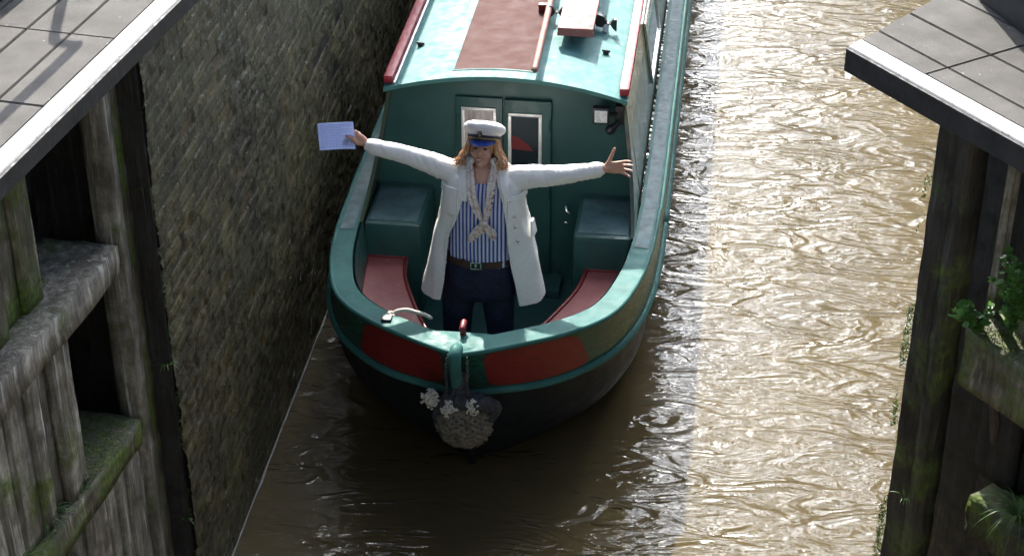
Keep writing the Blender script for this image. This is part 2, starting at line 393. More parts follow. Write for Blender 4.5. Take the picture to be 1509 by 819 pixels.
def rbox(a, b, seg=.06, amp=.006, freq=6, seed=0, stretch=(1, 1, 1)):
    """a solid timber: box cut into small faces whose surface is worn uneven"""
    a = np.array(a, float); b = np.array(b, float); bm = bmesh.new(); bmesh.ops.create_cube(bm, size=1)
    bmesh.ops.bevel(bm, geom=list(bm.edges), offset=.0001, segments=1, affect='EDGES')
    size = b - a
    mb = MB()
    n = [max(1, int(size[i] / seg)) for i in range(3)]
    def pt(q):
        q = Vector(q); s_ = Vector((q.x*stretch[0], q.y*stretch[1], q.z*stretch[2])) * freq + Vector((seed*3.1, seed*1.7, 0))
        d = Vector((noise.noise(s_), noise.noise(s_ + Vector((31, 0, 0))), noise.noise(s_ + Vector((0, 57, 0))))) * amp
        # worn corners
        return q + d
    bm.free()
    for ax in range(3):
        u, w_ = [i for i in range(3) if i != ax]
        for side in (0, 1):
            P = []
            for i in range(n[u] + 1):
                row = []
                for j in range(n[w_] + 1):
                    q = [0, 0, 0]; q[ax] = b[ax] if side else a[ax]
                    q[u] = a[u] + size[u]*i/n[u]; q[w_] = a[w_] + size[w_]*j/n[w_]; row.append(pt(q))
                P.append(row)
            mb.grid(P)
    me = mb; bm = bmesh.new(); t_ = bpy.data.meshes.new('t'); t_.from_pydata(me.v, [], me.f); bm.from_mesh(t_)
    bmesh.ops.remove_doubles(bm, verts=bm.verts, dist=.0004); bm.verts.index_update()
    out = MB(); out.add([q.co.copy() for q in bm.verts], [[q.index for q in f.verts] for f in bm.faces]); bm.free(); bpy.data.meshes.remove(t_)
    return out
def merge(*mbs):
    o = MB()
    for m_ in mbs: o.add(m_.v, m_.f)
    return o
def struct(name, mb, mat, sm=False, kind='structure'):
    return tag(obj(name, mb, mat, None, sm), kind=kind)

# ------------------------------------------------------------------ setting
WX, RXW = -2.65, 2.15                      # faces of the two chamber walls
wm = MB(); wm.grid([[(x, y, 0) for y in (-40, 7, 12, 20, 60, 200)] for x in (-3.6, 0, 2.2, 5.5)])
water = struct('water', wm, 'water')
if water.data.polygons[0].normal.z < 0: water.data.flip_normals()
bed = MB(); bed.box((-30, -40, -2.6), (30, 200, -2.5)); struct('canal_bed', bed, 'land')
g = MB(); g.box((-120, -40, 2.6), (-3.9, 200, 3.3)); struct('ground_left', g, 'land')
g = MB(); g.box((3.4, -40, 2.6), (120, 200, 3.3)); struct('ground_right', g, 'land')

def fbm(shape, cell, octv=5, seed=0, stretch=(1, 1)):
    r = np.random.default_rng(seed); out = np.zeros(shape); amp = 1
    for o in range(octv):
        c0 = cell * stretch[0] / 2**o; c1 = cell * stretch[1] / 2**o
        gh, gw = int(shape[0]/c0) + 3, int(shape[1]/c1) + 3
        G = r.random((gh, gw)) * 2 - 1
        y = np.arange(shape[0]) / c0; x = np.arange(shape[1]) / c1
        yi = y.astype(int); xi = x.astype(int); fy = y - yi; fx = x - xi
        fy = fy*fy*(3-2*fy); fx = fx*fx*(3-2*fx); fy = fy[:, None]; fx = fx[None]
        a = G[yi][:, xi]; b = G[yi][:, xi+1]; c = G[yi+1][:, xi]; d = G[yi+1][:, xi+1]
        out += amp * ((a*(1-fx)+b*fx)*(1-fy) + (c*(1-fx)+d*fx)*fy); amp *= .55
        if min(c0, c1) < 1.2: break
    return out
def relief_wall(name, x, y0, y1, z0, z1, dy, dz, sgn, label, seed=3):
    ys = np.arange(y0, y1 + dy/2, dy); zs = np.arange(z0, z1 + dz/2, dz); ny, nz = len(ys), len(zs)
    Y, Z = np.meshgrid(ys, zs, indexing='ij')
    warp = fbm((ny, nz), 40, 3, seed + 1) * .010
    row = np.floor((Z + warp) / .078).astype(int)
    yy = Y + (row % 2) * .118 + np.where(row % 4 > 1, .03, 0)
    colm = np.floor(yy / .235).astype(int)
    fz = ((Z + warp) / .078) % 1; fy = (yy / .235) % 1
    edge = np.minimum(np.minimum(fz, 1 - fz) * .078, np.minimum(fy, 1 - fy) * .235)
    joint = np.clip(edge / .009, 0, 1)
    hsh = np.sin(row * 127.1 + colm * 311.7 + seed) * 43758.5453; hsh = hsh - np.floor(hsh)
    wear = np.clip(fbm((ny, nz), 60, 3, seed + 5) * .9 + .1, -.4, 1)
    JT = joint * np.where(wear < .75, 1, .5); TN = hsh
    d = joint * (.0045 + .0050 * hsh) + fbm((ny, nz), 9, 4, seed) * .0019 + fbm((ny, nz), 3, 2, seed + 9) * .0020 * (1 + 1.5*wear)
    d += np.where(hsh > .93, -.012, 0) * joint + fbm((ny, nz), 110, 3, seed + 20) * .014
    X = x + sgn * d
    v = np.stack([X, Y, Z], -1).reshape(-1, 3)
    idx = np.arange(ny * nz).reshape(ny, nz)
    f = np.stack([idx[:-1, :-1], idx[1:, :-1], idx[1:, 1:], idx[:-1, 1:]], -1).reshape(-1, 4)
    if sgn < 0: f = f[:, ::-1]
    me = bpy.data.meshes.new(name); me.vertices.add(len(v)); me.vertices.foreach_set('co', v.ravel())
    me.loops.add(f.size); me.loops.foreach_set('vertex_index', f.ravel().astype(np.int32))
    me.polygons.add(len(f)); me.polygons.foreach_set('loop_start', np.arange(0, f.size, 4).astype(np.int32))
    me.polygons.foreach_set('loop_total', np.full(len(f), 4, np.int32)); me.update(calc_edges=True)
    for nm_, arr in (('joint', JT), ('tint', TN)):
        at_ = me.attributes.new(nm_, 'FLOAT', 'POINT'); at_.data.foreach_set('value', arr.ravel().astype(np.float32))
    return me
lw = empty('lock_wall', (WX, 7.35, 0), 0, 'dark wet algae stained brick chamber wall on the left of the boat', 'wall')
me = relief_wall('brick_face', WX, 7.36, 17.0, -.25, 3.50, .014, .0105, 1, '')
link_mesh('brick_face', me, 'brick', lw, True)
mb = MB(); mb.box((-3.9, 7.34, -2), (WX - .012, 90, 3.50)); mb.box((WX - .012, 17.0, -2), (WX + .002, 90, 3.50))
mb.box((-3.9, -4, -2), (-3.24, 7.34, 3.30)); obj('wall_core', mb, 'wooddark', lw, False)  # recess return coloured near-black for the shade there
cop = MB()
for i in range(40):
    y = 8.45 + i * 1.22; cop.box((-3.35, y, 3.503), (WX + .05, y + 1.205, 3.60), .015)
obj('coping', cop, 'brickplain', lw)
rw = empty('lock_wall', (RXW, 7.35, 0), 0, 'brick chamber wall beyond the open water behind the right gate', 'wall')
mb = MB(); mb.box((RXW, 7.9, -2), (3.5, 90, 3.30)); mb.box((2.55, -4, -2), (3.5, 7.9, 3.30)); obj('wall_core', mb, 'brickplain', rw, False)
mb = MB()
for i in range(40):
    y = 7.9 + i * 1.22; mb.box((RXW - .04, y, 3.302), (2.85, y + 1.205, 3.43), .012)
obj('coping', mb, 'boardstone', rw)
# thin pale strip where wall and water meet
mb = MB(); pa, pb = [], []
for i in range(260):
    y = 7.37 + i * .03; n = noise.noise(Vector((y*4, 0, 0))); x0 = WX + .008
    wd = max(.0005, .002 + .009 * n)
    pa.append((x0, y, .006)); pb.append((x0 + .006 + wd, y, .004))
mb.grid([pa, pb]); struct('waterline_strip', mb, 'palestrip', kind='stuff')

# ------------------------------------------------------------------ lock gates
DECKZ = 3.6
def gate(P0, ang, mir, label, spec):
    TH = spec['th']
    """local frame: +y towards the meeting post, +x*mir the side facing the camera"""
    g = empty('lock_gate', (P0[0], P0[1], 0), ang, label, 'lock gate', 'timber lock gates')
    mw = wmat(g)
    def L(m_):                                        # local -> world
        m_.v = [tuple(mw @ Vector((q[0]*mir, q[1], q[2]))) for q in m_.v]; return m_
    k = [0]
    def tb(name, a, b, mat, amp=.006, seg=.06, parent=g, freq=7, lab=None, stretch=(1, 1, 1)):
        k[0] += 1
        o = obj(name, L(rbox(a, b, seg, amp, freq, k[0] + (0 if mir > 0 else 50), stretch)), mat, parent, True)
        if lab: o['label'] = lab
        return o
    # posts
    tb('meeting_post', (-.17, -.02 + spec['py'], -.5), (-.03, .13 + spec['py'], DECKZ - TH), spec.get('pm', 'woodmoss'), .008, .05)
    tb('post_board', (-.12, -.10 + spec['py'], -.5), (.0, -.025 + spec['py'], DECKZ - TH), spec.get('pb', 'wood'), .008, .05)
    # upstream planking at the back
    tb('backing', (-.46, -3.6, -.5), (-.43, .20, DECKZ - TH), 'wooddark', .002, .3)
    y = -.16
    i = 0
    while y > -3.6:
        w_ = .19 + .03 * math.sin(i * 2.3)
        tb('back_board', (-.42, y - w_, -.5), (-.37, y - .012, DECKZ - TH), 'wooddark', .006, .12); y -= w_; i += 1
    # ledges
    for z0, z1, mat in spec['ledges']:
        tb('ledge', (-.37, -3.5, z0), (.02 if z0 > 2 else spec.get('lx', .02), spec.get('ly', -.165) - (.06 if z0 < 2 and mir < 0 else 0), z1), mat, .014, .05, freq=9, stretch=(1, .35, 1))
    # front boards between ledges
    for ya, yb, z0, z1, off, mat in spec['boards']:
        y = ya; i = 0
        while y > yb:
            w_ = spec['bw'] * (1 + .35 * math.sin(i * 1.9 + z0 * 5))
            o_ = .018 * math.sin(i * 2.7 + z0)
            tb('front_board', (off - .05 + o_, y - w_ + .012, z0), (off + o_, y, z1), mat, .008, .05, freq=8, stretch=(1.5, 1.5, .35)); y -= w_; i += 1
    # walkway
    wk = empty_child('walkway', g)
    ev = spec['ev']; ends = spec['end']
    def end_at(x):                                     # far end of the deck is cut obliquely
        return ends[0] + (ev - x) * ends[1]
    def strip(name, x0, x1, z0, z1, mat, y0, y1=None, bev=.004):
        m_ = MB(); ya = y0; a1 = end_at(x1) if y1 is None else y1; a0 = end_at(x0) if y1 is None else y1
        vs = [(x0, ya, z0), (x1, ya, z0), (x1, a1, z0), (x0, a0, z0), (x0, ya, z1), (x1, ya, z1), (x1, a1, z1), (x0, a0, z1)]
        bm = bmesh.new(); vv = [bm.verts.new(q) for q in vs]
        for f in [(0,3,2,1),(4,5,6,7),(0,1,5,4),(1,2,6,5),(2,3,7,6),(3,0,4,7)]: bm.faces.new([vv[i] for i in f])
        if bev: bmesh.ops.bevel(bm, geom=list(bm.edges), offset=bev, segments=2, affect='EDGES')
        bm.verts.index_update(); m_.add([q.co.copy() for q in bm.verts], [[q.index for q in f.verts] for f in bm.faces]); bm.free()
        return L(m_)
    back = spec['back']
    obj('edge_board', strip('', ev - .098, ev, DECKZ - TH, DECKZ + .004, 0, -3.6), 'white', g)
    # dark sides of the edge board
    obj('fascia', strip('', ev + .001, ev + .014, DECKZ - TH - .004, DECKZ - .003, 0, -3.6, None, 0), 'fascia', g, False)
    o = strip('', ev - .1, ev + .012, DECKZ - TH - .004, DECKZ - .004, 0, end_at(ev - .05) + .001, end_at(ev-.05) + .012, 0)
    x1 = ev - .10; j = 0
    for wv in spec['strips']:
        x0 = max(back, x1 - wv)
        ycs = [spec['joint'] - q * .69 for q in range(-3, 6)]
        for q in range(len(ycs) - 1):
            yt, yb = ycs[q], ycs[q+1]
            if yb > end_at(x0) - .02 and yb > end_at(x1) - .02: continue
            if yt > min(end_at(x0), end_at(x1)): m_ = strip('', x0 + .004, x1 - .004, DECKZ - .035, DECKZ + random.uniform(-.0015, .0015), 0, yb + .003)
            else: m_ = strip('', x0 + .004, x1 - .004, DECKZ - .035, DECKZ + random.uniform(-.0015, .0015), 0, yb + .003, yt - .003)
            obj('deck_board', m_, 'slab', wk)
        x1 = x0; j += 1
        if x1 <= back: break
    bk = MB(); 
    obj('deck_frame', strip('', back + .01, ev - .10, DECKZ - TH, DECKZ - .037, 0, -3.6), 'fascia', g)
    return g, L, tb
def empty_child(name, parent):
    o = bpy.data.objects.new(name, None); COL.objects.link(o); o.parent = parent; return o

angL = -math.atan2(.122, .9925)
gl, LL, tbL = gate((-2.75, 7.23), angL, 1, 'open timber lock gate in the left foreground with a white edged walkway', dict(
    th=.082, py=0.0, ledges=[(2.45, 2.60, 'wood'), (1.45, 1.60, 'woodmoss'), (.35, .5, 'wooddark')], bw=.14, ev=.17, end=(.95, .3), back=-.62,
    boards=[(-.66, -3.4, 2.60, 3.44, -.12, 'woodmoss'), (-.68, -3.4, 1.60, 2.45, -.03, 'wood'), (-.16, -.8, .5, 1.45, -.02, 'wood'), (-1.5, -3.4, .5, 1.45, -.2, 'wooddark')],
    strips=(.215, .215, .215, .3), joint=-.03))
m_ = MB(); m_.box((-1.05, -3.6, 3.44), (-.63, 1.7, 3.86), .02); obj('balance_beam', LL(m_), 'beam', gl)
angR = math.atan2(.62, .785)
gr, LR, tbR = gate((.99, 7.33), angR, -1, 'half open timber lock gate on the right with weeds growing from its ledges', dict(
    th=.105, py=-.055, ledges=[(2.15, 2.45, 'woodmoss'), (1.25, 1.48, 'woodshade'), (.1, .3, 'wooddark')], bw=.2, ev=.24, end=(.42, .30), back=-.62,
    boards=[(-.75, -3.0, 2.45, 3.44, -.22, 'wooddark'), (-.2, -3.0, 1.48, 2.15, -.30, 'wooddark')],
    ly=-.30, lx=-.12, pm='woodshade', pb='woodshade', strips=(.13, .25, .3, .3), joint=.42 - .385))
m_ = MB(); B0 = [(-.615, .52), (-.10, -1.5), (-.60, -1.63), (-1.0, .42)]
m_.add([(x, y, z) for z in (3.604, 4.05) for x, y in B0], [(0,3,2,1),(4,5,6,7),(0,1,5,4),(1,2,6,5),(2,3,7,6),(3,0,4,7)])
obj('balance_beam', LR(m_), 'beam', gr, False)
m_ = MB(); m_.tube([(-.10, -.42, 2.10), (-.12, -.44, 1.96), (-.14, -.43, 1.84)], [.022, .026, .014], 8); obj('iron_strap', LR(m_), 'rust', gr)
m_ = MB(); m_.box((-.20, -.28, 2.46), (-.16, -.235, 3.44)); obj('corner_batten', LR(m_), 'wood', gr)

# handrail whose shadow lies over the left walkway (stands just above the frame)
hr = empty('handrail', (-3.22, 8.31, 3.43), 0, 'steel tube handrail at the far end of the left gate walkway', 'railing')
mb = MB(); mb.tube(smooth([(-3.25, 8.35, 3.43), (-3.25, 8.35, 4.0), (-3.25, 8.34, 4.55), (-3.22, 8.32, 4.60), (-3.15, 8.30, 4.60), (-3.135, 8.25, 4.60), (-3.21, 7.58, 4.60), (-3.33, 6.6, 4.6), (-3.55, 4.85, 4.60)], 5), .026, 12)
obj('rail_tube', mb, 'blackmetal', hr)
mb = MB(); mb.tube([(-3.55, 4.85, 4.6), (-3.55, 4.85, 3.43)], .026, 12); obj('rail_post', mb, 'blackmetal', hr)
mb = MB(); mb.box((-3.32, 8.28, 3.431), (-3.18, 8.42, 3.445)); obj('base_plate', mb, 'blackmetal', hr)

# unseen bridge assumed behind and below the camera, added to block sky light
br = empty('sky_block_bridge', (0, -2.5, 5), 0, 'unseen bridge behind the viewpoint, added to block sky light', 'bridge')
mb = MB(); mb.box((-14, -7, 4.9), (14, -.5, 5.4)); obj('bridge_deck', mb, 'boardstone', br, False)
mb = MB(); mb.box((-14, -.9, 5.4), (14, -.5, 6.3)); mb.box((-14, -7, 5.4), (14, -6.6, 6.3)); obj('parapet', mb, 'boardstone', br, False)
mb = MB(); mb.box((-14, -7, 3.3), (-3.9, -.6, 4.9)); mb.box((3.4, -7, 3.3), (14, -.6, 4.9)); obj('abutment', mb, 'boardstone', br, False)

# ------------------------------------------------------------------ the narrowboat
BX = -1.385
boat = empty('narrowboat', (BX, 9.6, 0), 0, 'green and red steel narrowboat with pale teal roof coming bow first along the lock wall', 'boat')
SUB = 6
def lvl(rows): return smooth(rows, SUB)
gw = lvl([(0,8.50),(.13,8.555),(.36,8.685),(.57,8.83),(.75,9.01),(.87,9.22),(.95,9.52),(1.0,9.85),(1.03,10.4),(1.045,12),(1.045,22)])
sk = lvl([(0,8.66),(.15,8.70),(.45,8.81),(.67,8.98),(.85,9.21),(.97,9.52),(1.03,9.85),(1.055,10.2),(1.065,10.7),(1.065,12),(1.065,22)])
wl = lvl([(0,9.02),(.09,9.07),(.25,9.19),(.50,9.43),(.70,9.70),(.84,10.05),(.92,10.45),(.98,10.9),(1.01,11.4),(1.02,12.4),(1.02,22)])
kl = lvl([(0,9.35),(.07,9.45),(.18,9.6),(.36,9.85),(.56,10.2),(.70,10.6),(.80,11.0),(.88,11.4),(.93,12),(.95,12.8),(.95,22)])
NP = len(gw)
def zg(y): return float(np.interp(y, [8.4, 8.7, 9.1, 9.6, 10.2, 11, 30], [1.15, 1.125, 1.08, 1.045, 1.01, .99, .98]))
ZS = .755
def full(c): return [(-b, y) for b, y in c[::-1]] + [(b, y) for b, y in c[1:]]
G, S, W_, K = map(full, (gw, sk, wl, kl)); NF = len(G)
def lerp(a, b, u): return (a[0]+(b[0]-a[0])*u, a[1]+(b[1]-a[1])*u)
def P3(p, z): return (BX + p[0], p[1], z)
# lower black hull
mb = MB(); rows = [[P3(K[i], -.35) for i in range(NF)]]
for u in np.linspace(0, 1, 9):
    rows.append([P3(lerp(W_[i], S[i], u + .22*math.sin(math.pi*u)*(1 if abs(W_[i][0]) < .9 else .3)), u*ZS) for i in range(NF)])
mb.grid(rows); obj('lower_hull', mb, 'black', boat, True)
# painted band
mb = MB(); mb.grid([[P3(lerp(S[i], G[i], u), ZS + (zg(G[i][1]) - ZS)*u) for i in range(NF)] for u in np.linspace(0, 1, 6)])
obj('hull_band', mb, 'hullgreen', boat, True)
def band_pt(b, side, u, off=0):
    ii = np.interp(b, gw[:, 0], np.arange(NP)); i0 = min(int(ii), NP - 2); f = ii - i0
    g0 = gw[i0]*(1-f) + gw[i0+1]*f; s0 = sk[i0]*(1-f) + sk[i0+1]*f
    t_ = (gw[i0+1] - gw[i0]); n = np.array([t_[1], -t_[0]]); n /= np.linalg.norm(n) + 1e-9
    q = s0*(1-u) + g0*u + n*off
    return (BX + side*q[0], q[1], ZS + (zg(g0[1]) - ZS)*u)
for side, b0, b1 in ((1, .13, .63), (-1, .10, .59)):
    mb = MB(); rows = []; N_ = 40
    for i in range(N_ + 1):
        b = b0 + (b1 - b0)*i/N_; d0 = (b - b0); d1 = (b1 - b)
        h = .40
        for d in (d0, d1):
            if d < .07: h = min(h, .40 - .14*(1 - math.sqrt(max(0, 1 - (1 - d/.07)**2))))
        rows.append([band_pt(b, side, .5 + h*(2*k/6 - 1), .0035) for k in range(7)])
    mb.grid(rows); o = obj('red_panel', mb, 'red', boat, True)
# strakes
def sweep(curve, z, r, name, mat, off=.0, sq=1):
    mb = MB(); pts = [P3(q, z(q[1]) if callable(z) else z) for q in curve]; mb.tube(pts, r, 10, sq); return obj(name, mb, mat, boat, True)
sweep(S, ZS, .027, 'rubbing_strake', 'gun'); 
sweep(G, lambda y: zg(y) - .012, .016, 'top_guard', 'gun')
# gunwale top
def inset(c, d):
    c = np.array(c); t_ = np.gradient(c, axis=0); n = np.stack([-t_[:, 1], t_[:, 0]], 1); n /= np.linalg.norm(n, axis=1)[:, None]
    q = c + n * d; return q
Ga = np.array(G); cen = inset(G, .13)
if abs(cen[5][0]) > abs(Ga[5][0]): cen = inset(G, -.13); sgnI = -1
else: sgnI = 1
mid = NF // 2
def clampc(q):
    q = q.copy()
    for i in range(len(q)):
        if (i < mid and q[i][0] > 0) or (i > mid and q[i][0] < 0): q[i][0] = 0
    q[mid] = (0, max(q[mid][1], 8.6)); return q
I13 = clampc(inset(G, sgnI*.13))
mb = MB(); mb.grid([[P3(G[i], zg(G[i][1])) for i in range(NF)], [P3(I13[i], zg(G[i][1]) + .001) for i in range(NF)],
                    [P3(I13[i], zg(G[i][1]) - .04) for i in range(NF)]]); obj('gunwale', mb, 'gun', boat, 'auto')
I02, I10 = inset(G, sgnI*.022), inset(G, sgnI*.108)
for side in (-1, 1):
    for ya, yb in ((9.0, 9.95), (9.97, 21.5)):
        ids = [i for i in range(NF) if ya < G[i][1] < yb and np.sign(G[i][0]) == side]
        mb = MB(); mb.grid([[P3(I02[i], zg(G[i][1]) + .0045) for i in ids], [P3(I10[i], zg(G[i][1]) + .0045) for i in ids]])
        if ya > 9.5: obj('grip_strip', mb, 'grip', boat, True)
# inner well side
IN = clampc(inset(G, sgnI*.145))
def wb_(y): return float(np.interp(y, wl[:, 1] + .02, wl[:, 0]*.5 + sk[:, 0]*.5)) * .93 if y < 30 else .9
mb = MB(); ids = [i for i in range(NF) if G[i][1] < 10.75]
mb.grid([[P3(IN[i], zg(G[i][1]) - .01) for i in ids], [P3((IN[i][0]*.90, max(IN[i][1] + .25*(1 - min(1, abs(IN[i][0])))+.02, IN[i][1])), .3) for i in ids]]); obj('well_side', mb, 'green', boat, True)
mb = MB(); mb.grid([[(BX + wb_(y)*(2*k/6 - 1), y, .3) for k in range(7)] for y in np.linspace(9.25, 10.75, 14)]); obj('well_floor', mb, 'green', boat, False)
# foredeck
mb = MB(); rows = []
for y in np.linspace(8.52, 8.735, 7):
    b = float(np.interp(y, gw[:, 1], gw[:, 0])) - .03
    rows.append([(BX + b*(2*k/10 - 1), y, zg(y) - .004 + .012*(1 - (2*k/10-1)**2)) for k in range(11)])
mb.grid(rows); last = rows[-1]; mb.grid([last, [(q[0], q[1] + .004, q[2] - .07) for q in last]]); obj('foredeck', mb, 'gun', boat, 'auto')
# stem bar
mb = MB(); sp = smooth([(BX-.01, 8.55, 1.135), (BX-.01, 8.485, 1.16), (BX-.01, 8.445, 1.12), (BX-.01, 8.49, .98), (BX-.01, 8.585, .79)], 5)
mb.tube(sp, .037, 12); obj('stem_bar', mb, 'gun', boat, True)
mb = MB(); sp = smooth([(BX-.01, 8.60, .77), (BX, 8.70, .58), (BX, 8.86, .25), (BX, 8.99, 0), (BX, 9.1, -.2)], 5)
mb.tube(sp, .026, 10); obj('stem_post', mb, 'black', boat, True)
# t stud
mb = MB(); mb.tube([(BX, 8.71, 1.11), (BX, 8.71, 1.175)], .019, 12); mb.tube([(BX, 8.68, 1.185), (BX, 8.75, 1.19)], .019, 12); obj('mooring_stud', mb, 'red', boat, True)
mb = MB(); mb.box((BX-.50, 8.80, 1.113), (BX-.44, 8.86, 1.135), .006); obj('fairlead', mb, 'blackmetal', boat, 'auto')
# red locker seats
seat_in = smooth([(.20, 9.08), (.33, 9.34), (.46, 9.64), (.55, 9.9), (.585, 10.14)], 5)
def well_b(y): return float(np.interp(y, [q[1] for q in IN[mid+1:]], [q[0] for q in IN[mid+1:]])) * .985
for side in (-1, 1):
    mb = MB(); top = []
    for b, y in seat_in:
        bo = max(well_b(y) - .002, b + .02)
        top.append([(BX + side*(b + (bo-b)*k/6), y, .745) for k in range(7)])
    mb.grid(top)
    mb.grid([[q[0] for q in top], [(q[0][0] + side*.0, q[0][1], .715) for q in top]])
    mb.grid([top[-1], [(x, y, .70) for x, y, z in top[-1]]]); st = obj('locker_seat', mb, 'redseat', boat, 'auto')
    ri = MB(); ri.tube([(q[0][0] + side*.012, q[0][1], .75) for q in top], .012, 8); ri.tube([(q[0], q[1] - .014, .75) for q in top[-1]], .012, 8)
    ri.tube([(q[-1][0] - side*.012, q[-1][1], .75) for q in top], .010, 8); obj('seat_rim', ri, 'red', st, True)
    fr = MB(); fr.grid([[(q[0][0] + side*.012, q[0][1], .72) for q in top], [(q[0][0] + side*.02, q[0][1], .3) for q in top]]); obj('locker_front', fr, 'green', boat, True)
# tall lockers either side of the doors
for side, x0, x1 in ((-1, -.87, -.49), (1, .50, .885)):
    mb = MB(); mb.box((BX + x0, 10.12, .3), (BX + x1, 10.70, 1.0), .035); o = obj('corner_locker', mb, 'green', boat, 'auto')
    mb = MB(); mb.box((BX + x0 + .03, 10.16, 1.001), (BX + x1 - .03, 10.60, 1.006), .002); obj('locker_pad', mb, 'grip', o, 'auto')
# cabin
CB, CT, ZR = .90, .775, 1.75
def roofz(b): return ZR + .125 * (1 - (b/CT)**2)
Y0C, Y1C = 10.70, 21.0
mb = MB(); rows = []
for k in range(25):
    u = 2*k/24 - 1; rows.append([(BX + u*CT, Y0C, roofz(u*CT) - .006), (BX + u*CB, Y0C, 1.0), (BX + u*.93, Y0C, .3)])
mb.grid(rows); obj('front_bulkhead', mb, 'green', boat, False)
for side in (-1, 1):
    mb = MB(); out = []
    # side wall with the swept wing in front of the bulkhead
    prof = [(10.12, 1.0, .03), (10.28, 1.0, .12), (10.42, 1.0, .30), (10.55, 1.0, .55), (10.62, 1.0, .78), (10.64, 1.0, 1.0), (12, 1.0, 1.0), (Y1C, 1.0, 1.0)]
    for th in (0, -.025):
        rows = []
        for y, _, hgt in prof:
            rows.append([(BX + side*(CB + (CT - CB)*u*hgt + th), y, .985 + (ZR - .985)*u*hgt) for u in np.linspace(0, 1, 5)])
        out.append(rows); mb.grid(rows)
    mb.grid([[r[-1] for r in out[0]], [r[-1] for r in out[1]]]); mb.grid([out[0][0], out[1][0]])
    obj('cabin_side', mb, 'olive', boat, 'auto')
    # side window
    for yw in (12.15, 14.6):
        fr = MB(); gl_ = MB()
        def sp_(u, z): 
            f = (z - .985)/(ZR - .985); return BX + side*(CB + (CT-CB)*f + u)
        ya, yb, za, zb = yw, yw + .9, 1.17, 1.58
        for (a, b, c, d) in ((ya, yb, za - .03, za), (ya, yb, zb, zb + .03), (ya - .03, ya, za - .03, zb + .03), (yb, yb + .03, za - .03, zb + .03)):
            q = []
            for u in (.003, .02):
                q += [(sp_(u, c), a, c), (sp_(u, c), b, c), (sp_(u, d), b, d), (sp_(u, d), a, d)]
            fr.add(q, [(0,3,2,1),(4,5,6,7),(0,1,5,4),(1,2,6,5),(2,3,7,6),(3,0,4,7)])
        wf = obj('side_window', fr, 'chrome', boat, False)
        gl_.add([(sp_(.008, za), ya, za), (sp_(.008, za), yb, za), (sp_(.008, zb), yb, zb), (sp_(.008, zb), ya, zb)], [(0,1,2,3)]); obj('pane', gl_, 'glass', wf, False)
# roof
mb = MB(); NR = 28; rows = []
for k in range(NR + 1):
    u = 2*k/NR - 1; rows.append([(BX + u*(CT + .02), y, roofz(u*CT)) for y in (10.575, 10.6, 10.9, 12, 14, 21.05)])
mb.grid(rows); mb.grid([[r[0] for r in rows], [(r[0][0], r[0][1] + .006, r[0][2] - .03) for r in rows]])
mb.grid([[(r[0][0], r[0][1] + .006, r[0][2] - .03) for r in rows], [(r[0][0], 10.72, r[0][2] - .03) for r in rows]])
obj('roof', mb, 'teal', boat, 'auto')
mb = MB()
mb.grid([[(BX + b, y, roofz(b) + .004) for y in (10.69, 11.5, 14, 20)] for b in np.linspace(-.345, .185, 9)]); obj('roof_panel', mb, 'redroof', boat, True)
mb = MB()
for a, b in ((-.355, -.345), (.185, .195)):
    mb.grid([[(BX + q, y, roofz(q) + .006) for y in (10.68, 14, 20)] for q in (a, b)])
mb.grid([[(BX + q, 10.68, roofz(q) + .0055) for q in np.linspace(-.35, .19, 9)], [(BX + q, 10.69, roofz(q) + .0055) for q in np.linspace(-.35, .19, 9)]])
obj('panel_edge', mb, 'teal', boat, True)
for side in (-1, 1):
    mb = MB(); pts = []
    x = BX + side*(CT - .006)
    mb.box((x - .032, 10.62, ZR + .012), (x + .032, 21, ZR + .068), .014); hd = obj('roof_handrail', mb, 'railred', boat, 'auto')
    mb = MB(); 
    for y in np.arange(10.66, 21, .9): mb.box((x - .012, y, ZR - .01), (x + .012, y + .05, ZR + .013))
    obj('rail_foot', mb, 'railred', hd, False)
    if side < 0:
        mb = MB(); mb.box((x + .034, 10.6, ZR + .012), (x + .05, 21, ZR + .034), .004); obj('rail_trim', mb, 'steel', boat, 'auto')
# doors
for nm, x0, x1, yf, wx0, wx1, wz0, wz1, mat in (('cabin_door', -1.722, -1.412, 10.672, -1.683, -1.452, 1.22, 1.605, 'curtain'), ('cabin_door', -1.398, -1.088, 10.66, -1.372, -1.148, 1.15, 1.585, 'glass')):
    mb = MB(); mb.box((x0, yf, .36), (x1, yf + .028, 1.672), .006); d = obj(nm, mb, 'green', boat, 'auto')
    t_ = .022; mb = MB()
    for a, b, c, e in ((wx0, wx1, wz0, wz0 + t_), (wx0, wx1, wz1 - t_, wz1), (wx0, wx0 + t_, wz0 + t_, wz1 - t_), (wx1 - t_, wx1, wz0 + t_, wz1 - t_)):
        mb.box((a, yf - .016, c), (b, yf - .001, e), .004)
    wf = obj('window_frame', mb, 'frame', d, 'auto')
    mb = MB(); mb.box((wx0 + t_, yf - .006, wz0 + t_), (wx1 - t_, yf - .002, wz1 - t_)); obj('pane', mb, mat, d, False)
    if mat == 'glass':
        mb = MB(); mb.add([(-1.345, yf - .0068, 1.32), (-1.20, yf - .0068, 1.31), (-1.24, yf - .0068, 1.36), (-1.31, yf - .0068, 1.41), (-1.345, yf - .0068, 1.42)], [(0, 1, 2, 3, 4)]); obj('red_reflection', mb, 'red', d, False)  # flat red piece on the pane, painting in a reflection
    for z in (.55, 1.0, 1.5):
        xh = x0 + .012 if x0 < -1.5 else x1 - .012
        mb = MB(); mb.tube([(xh, yf - .006, z - .035), (xh, yf - .006, z + .035)], .007, 8); obj('hinge', mb, 'green', d, True)
mb = MB(); mb.tube([(-.985, 10.675, .895), (-.975, 10.655, .87), (-.955, 10.65, .86)], [.014, .012, .009], 8); obj('door_handle', mb, 'chrome', boat, True)
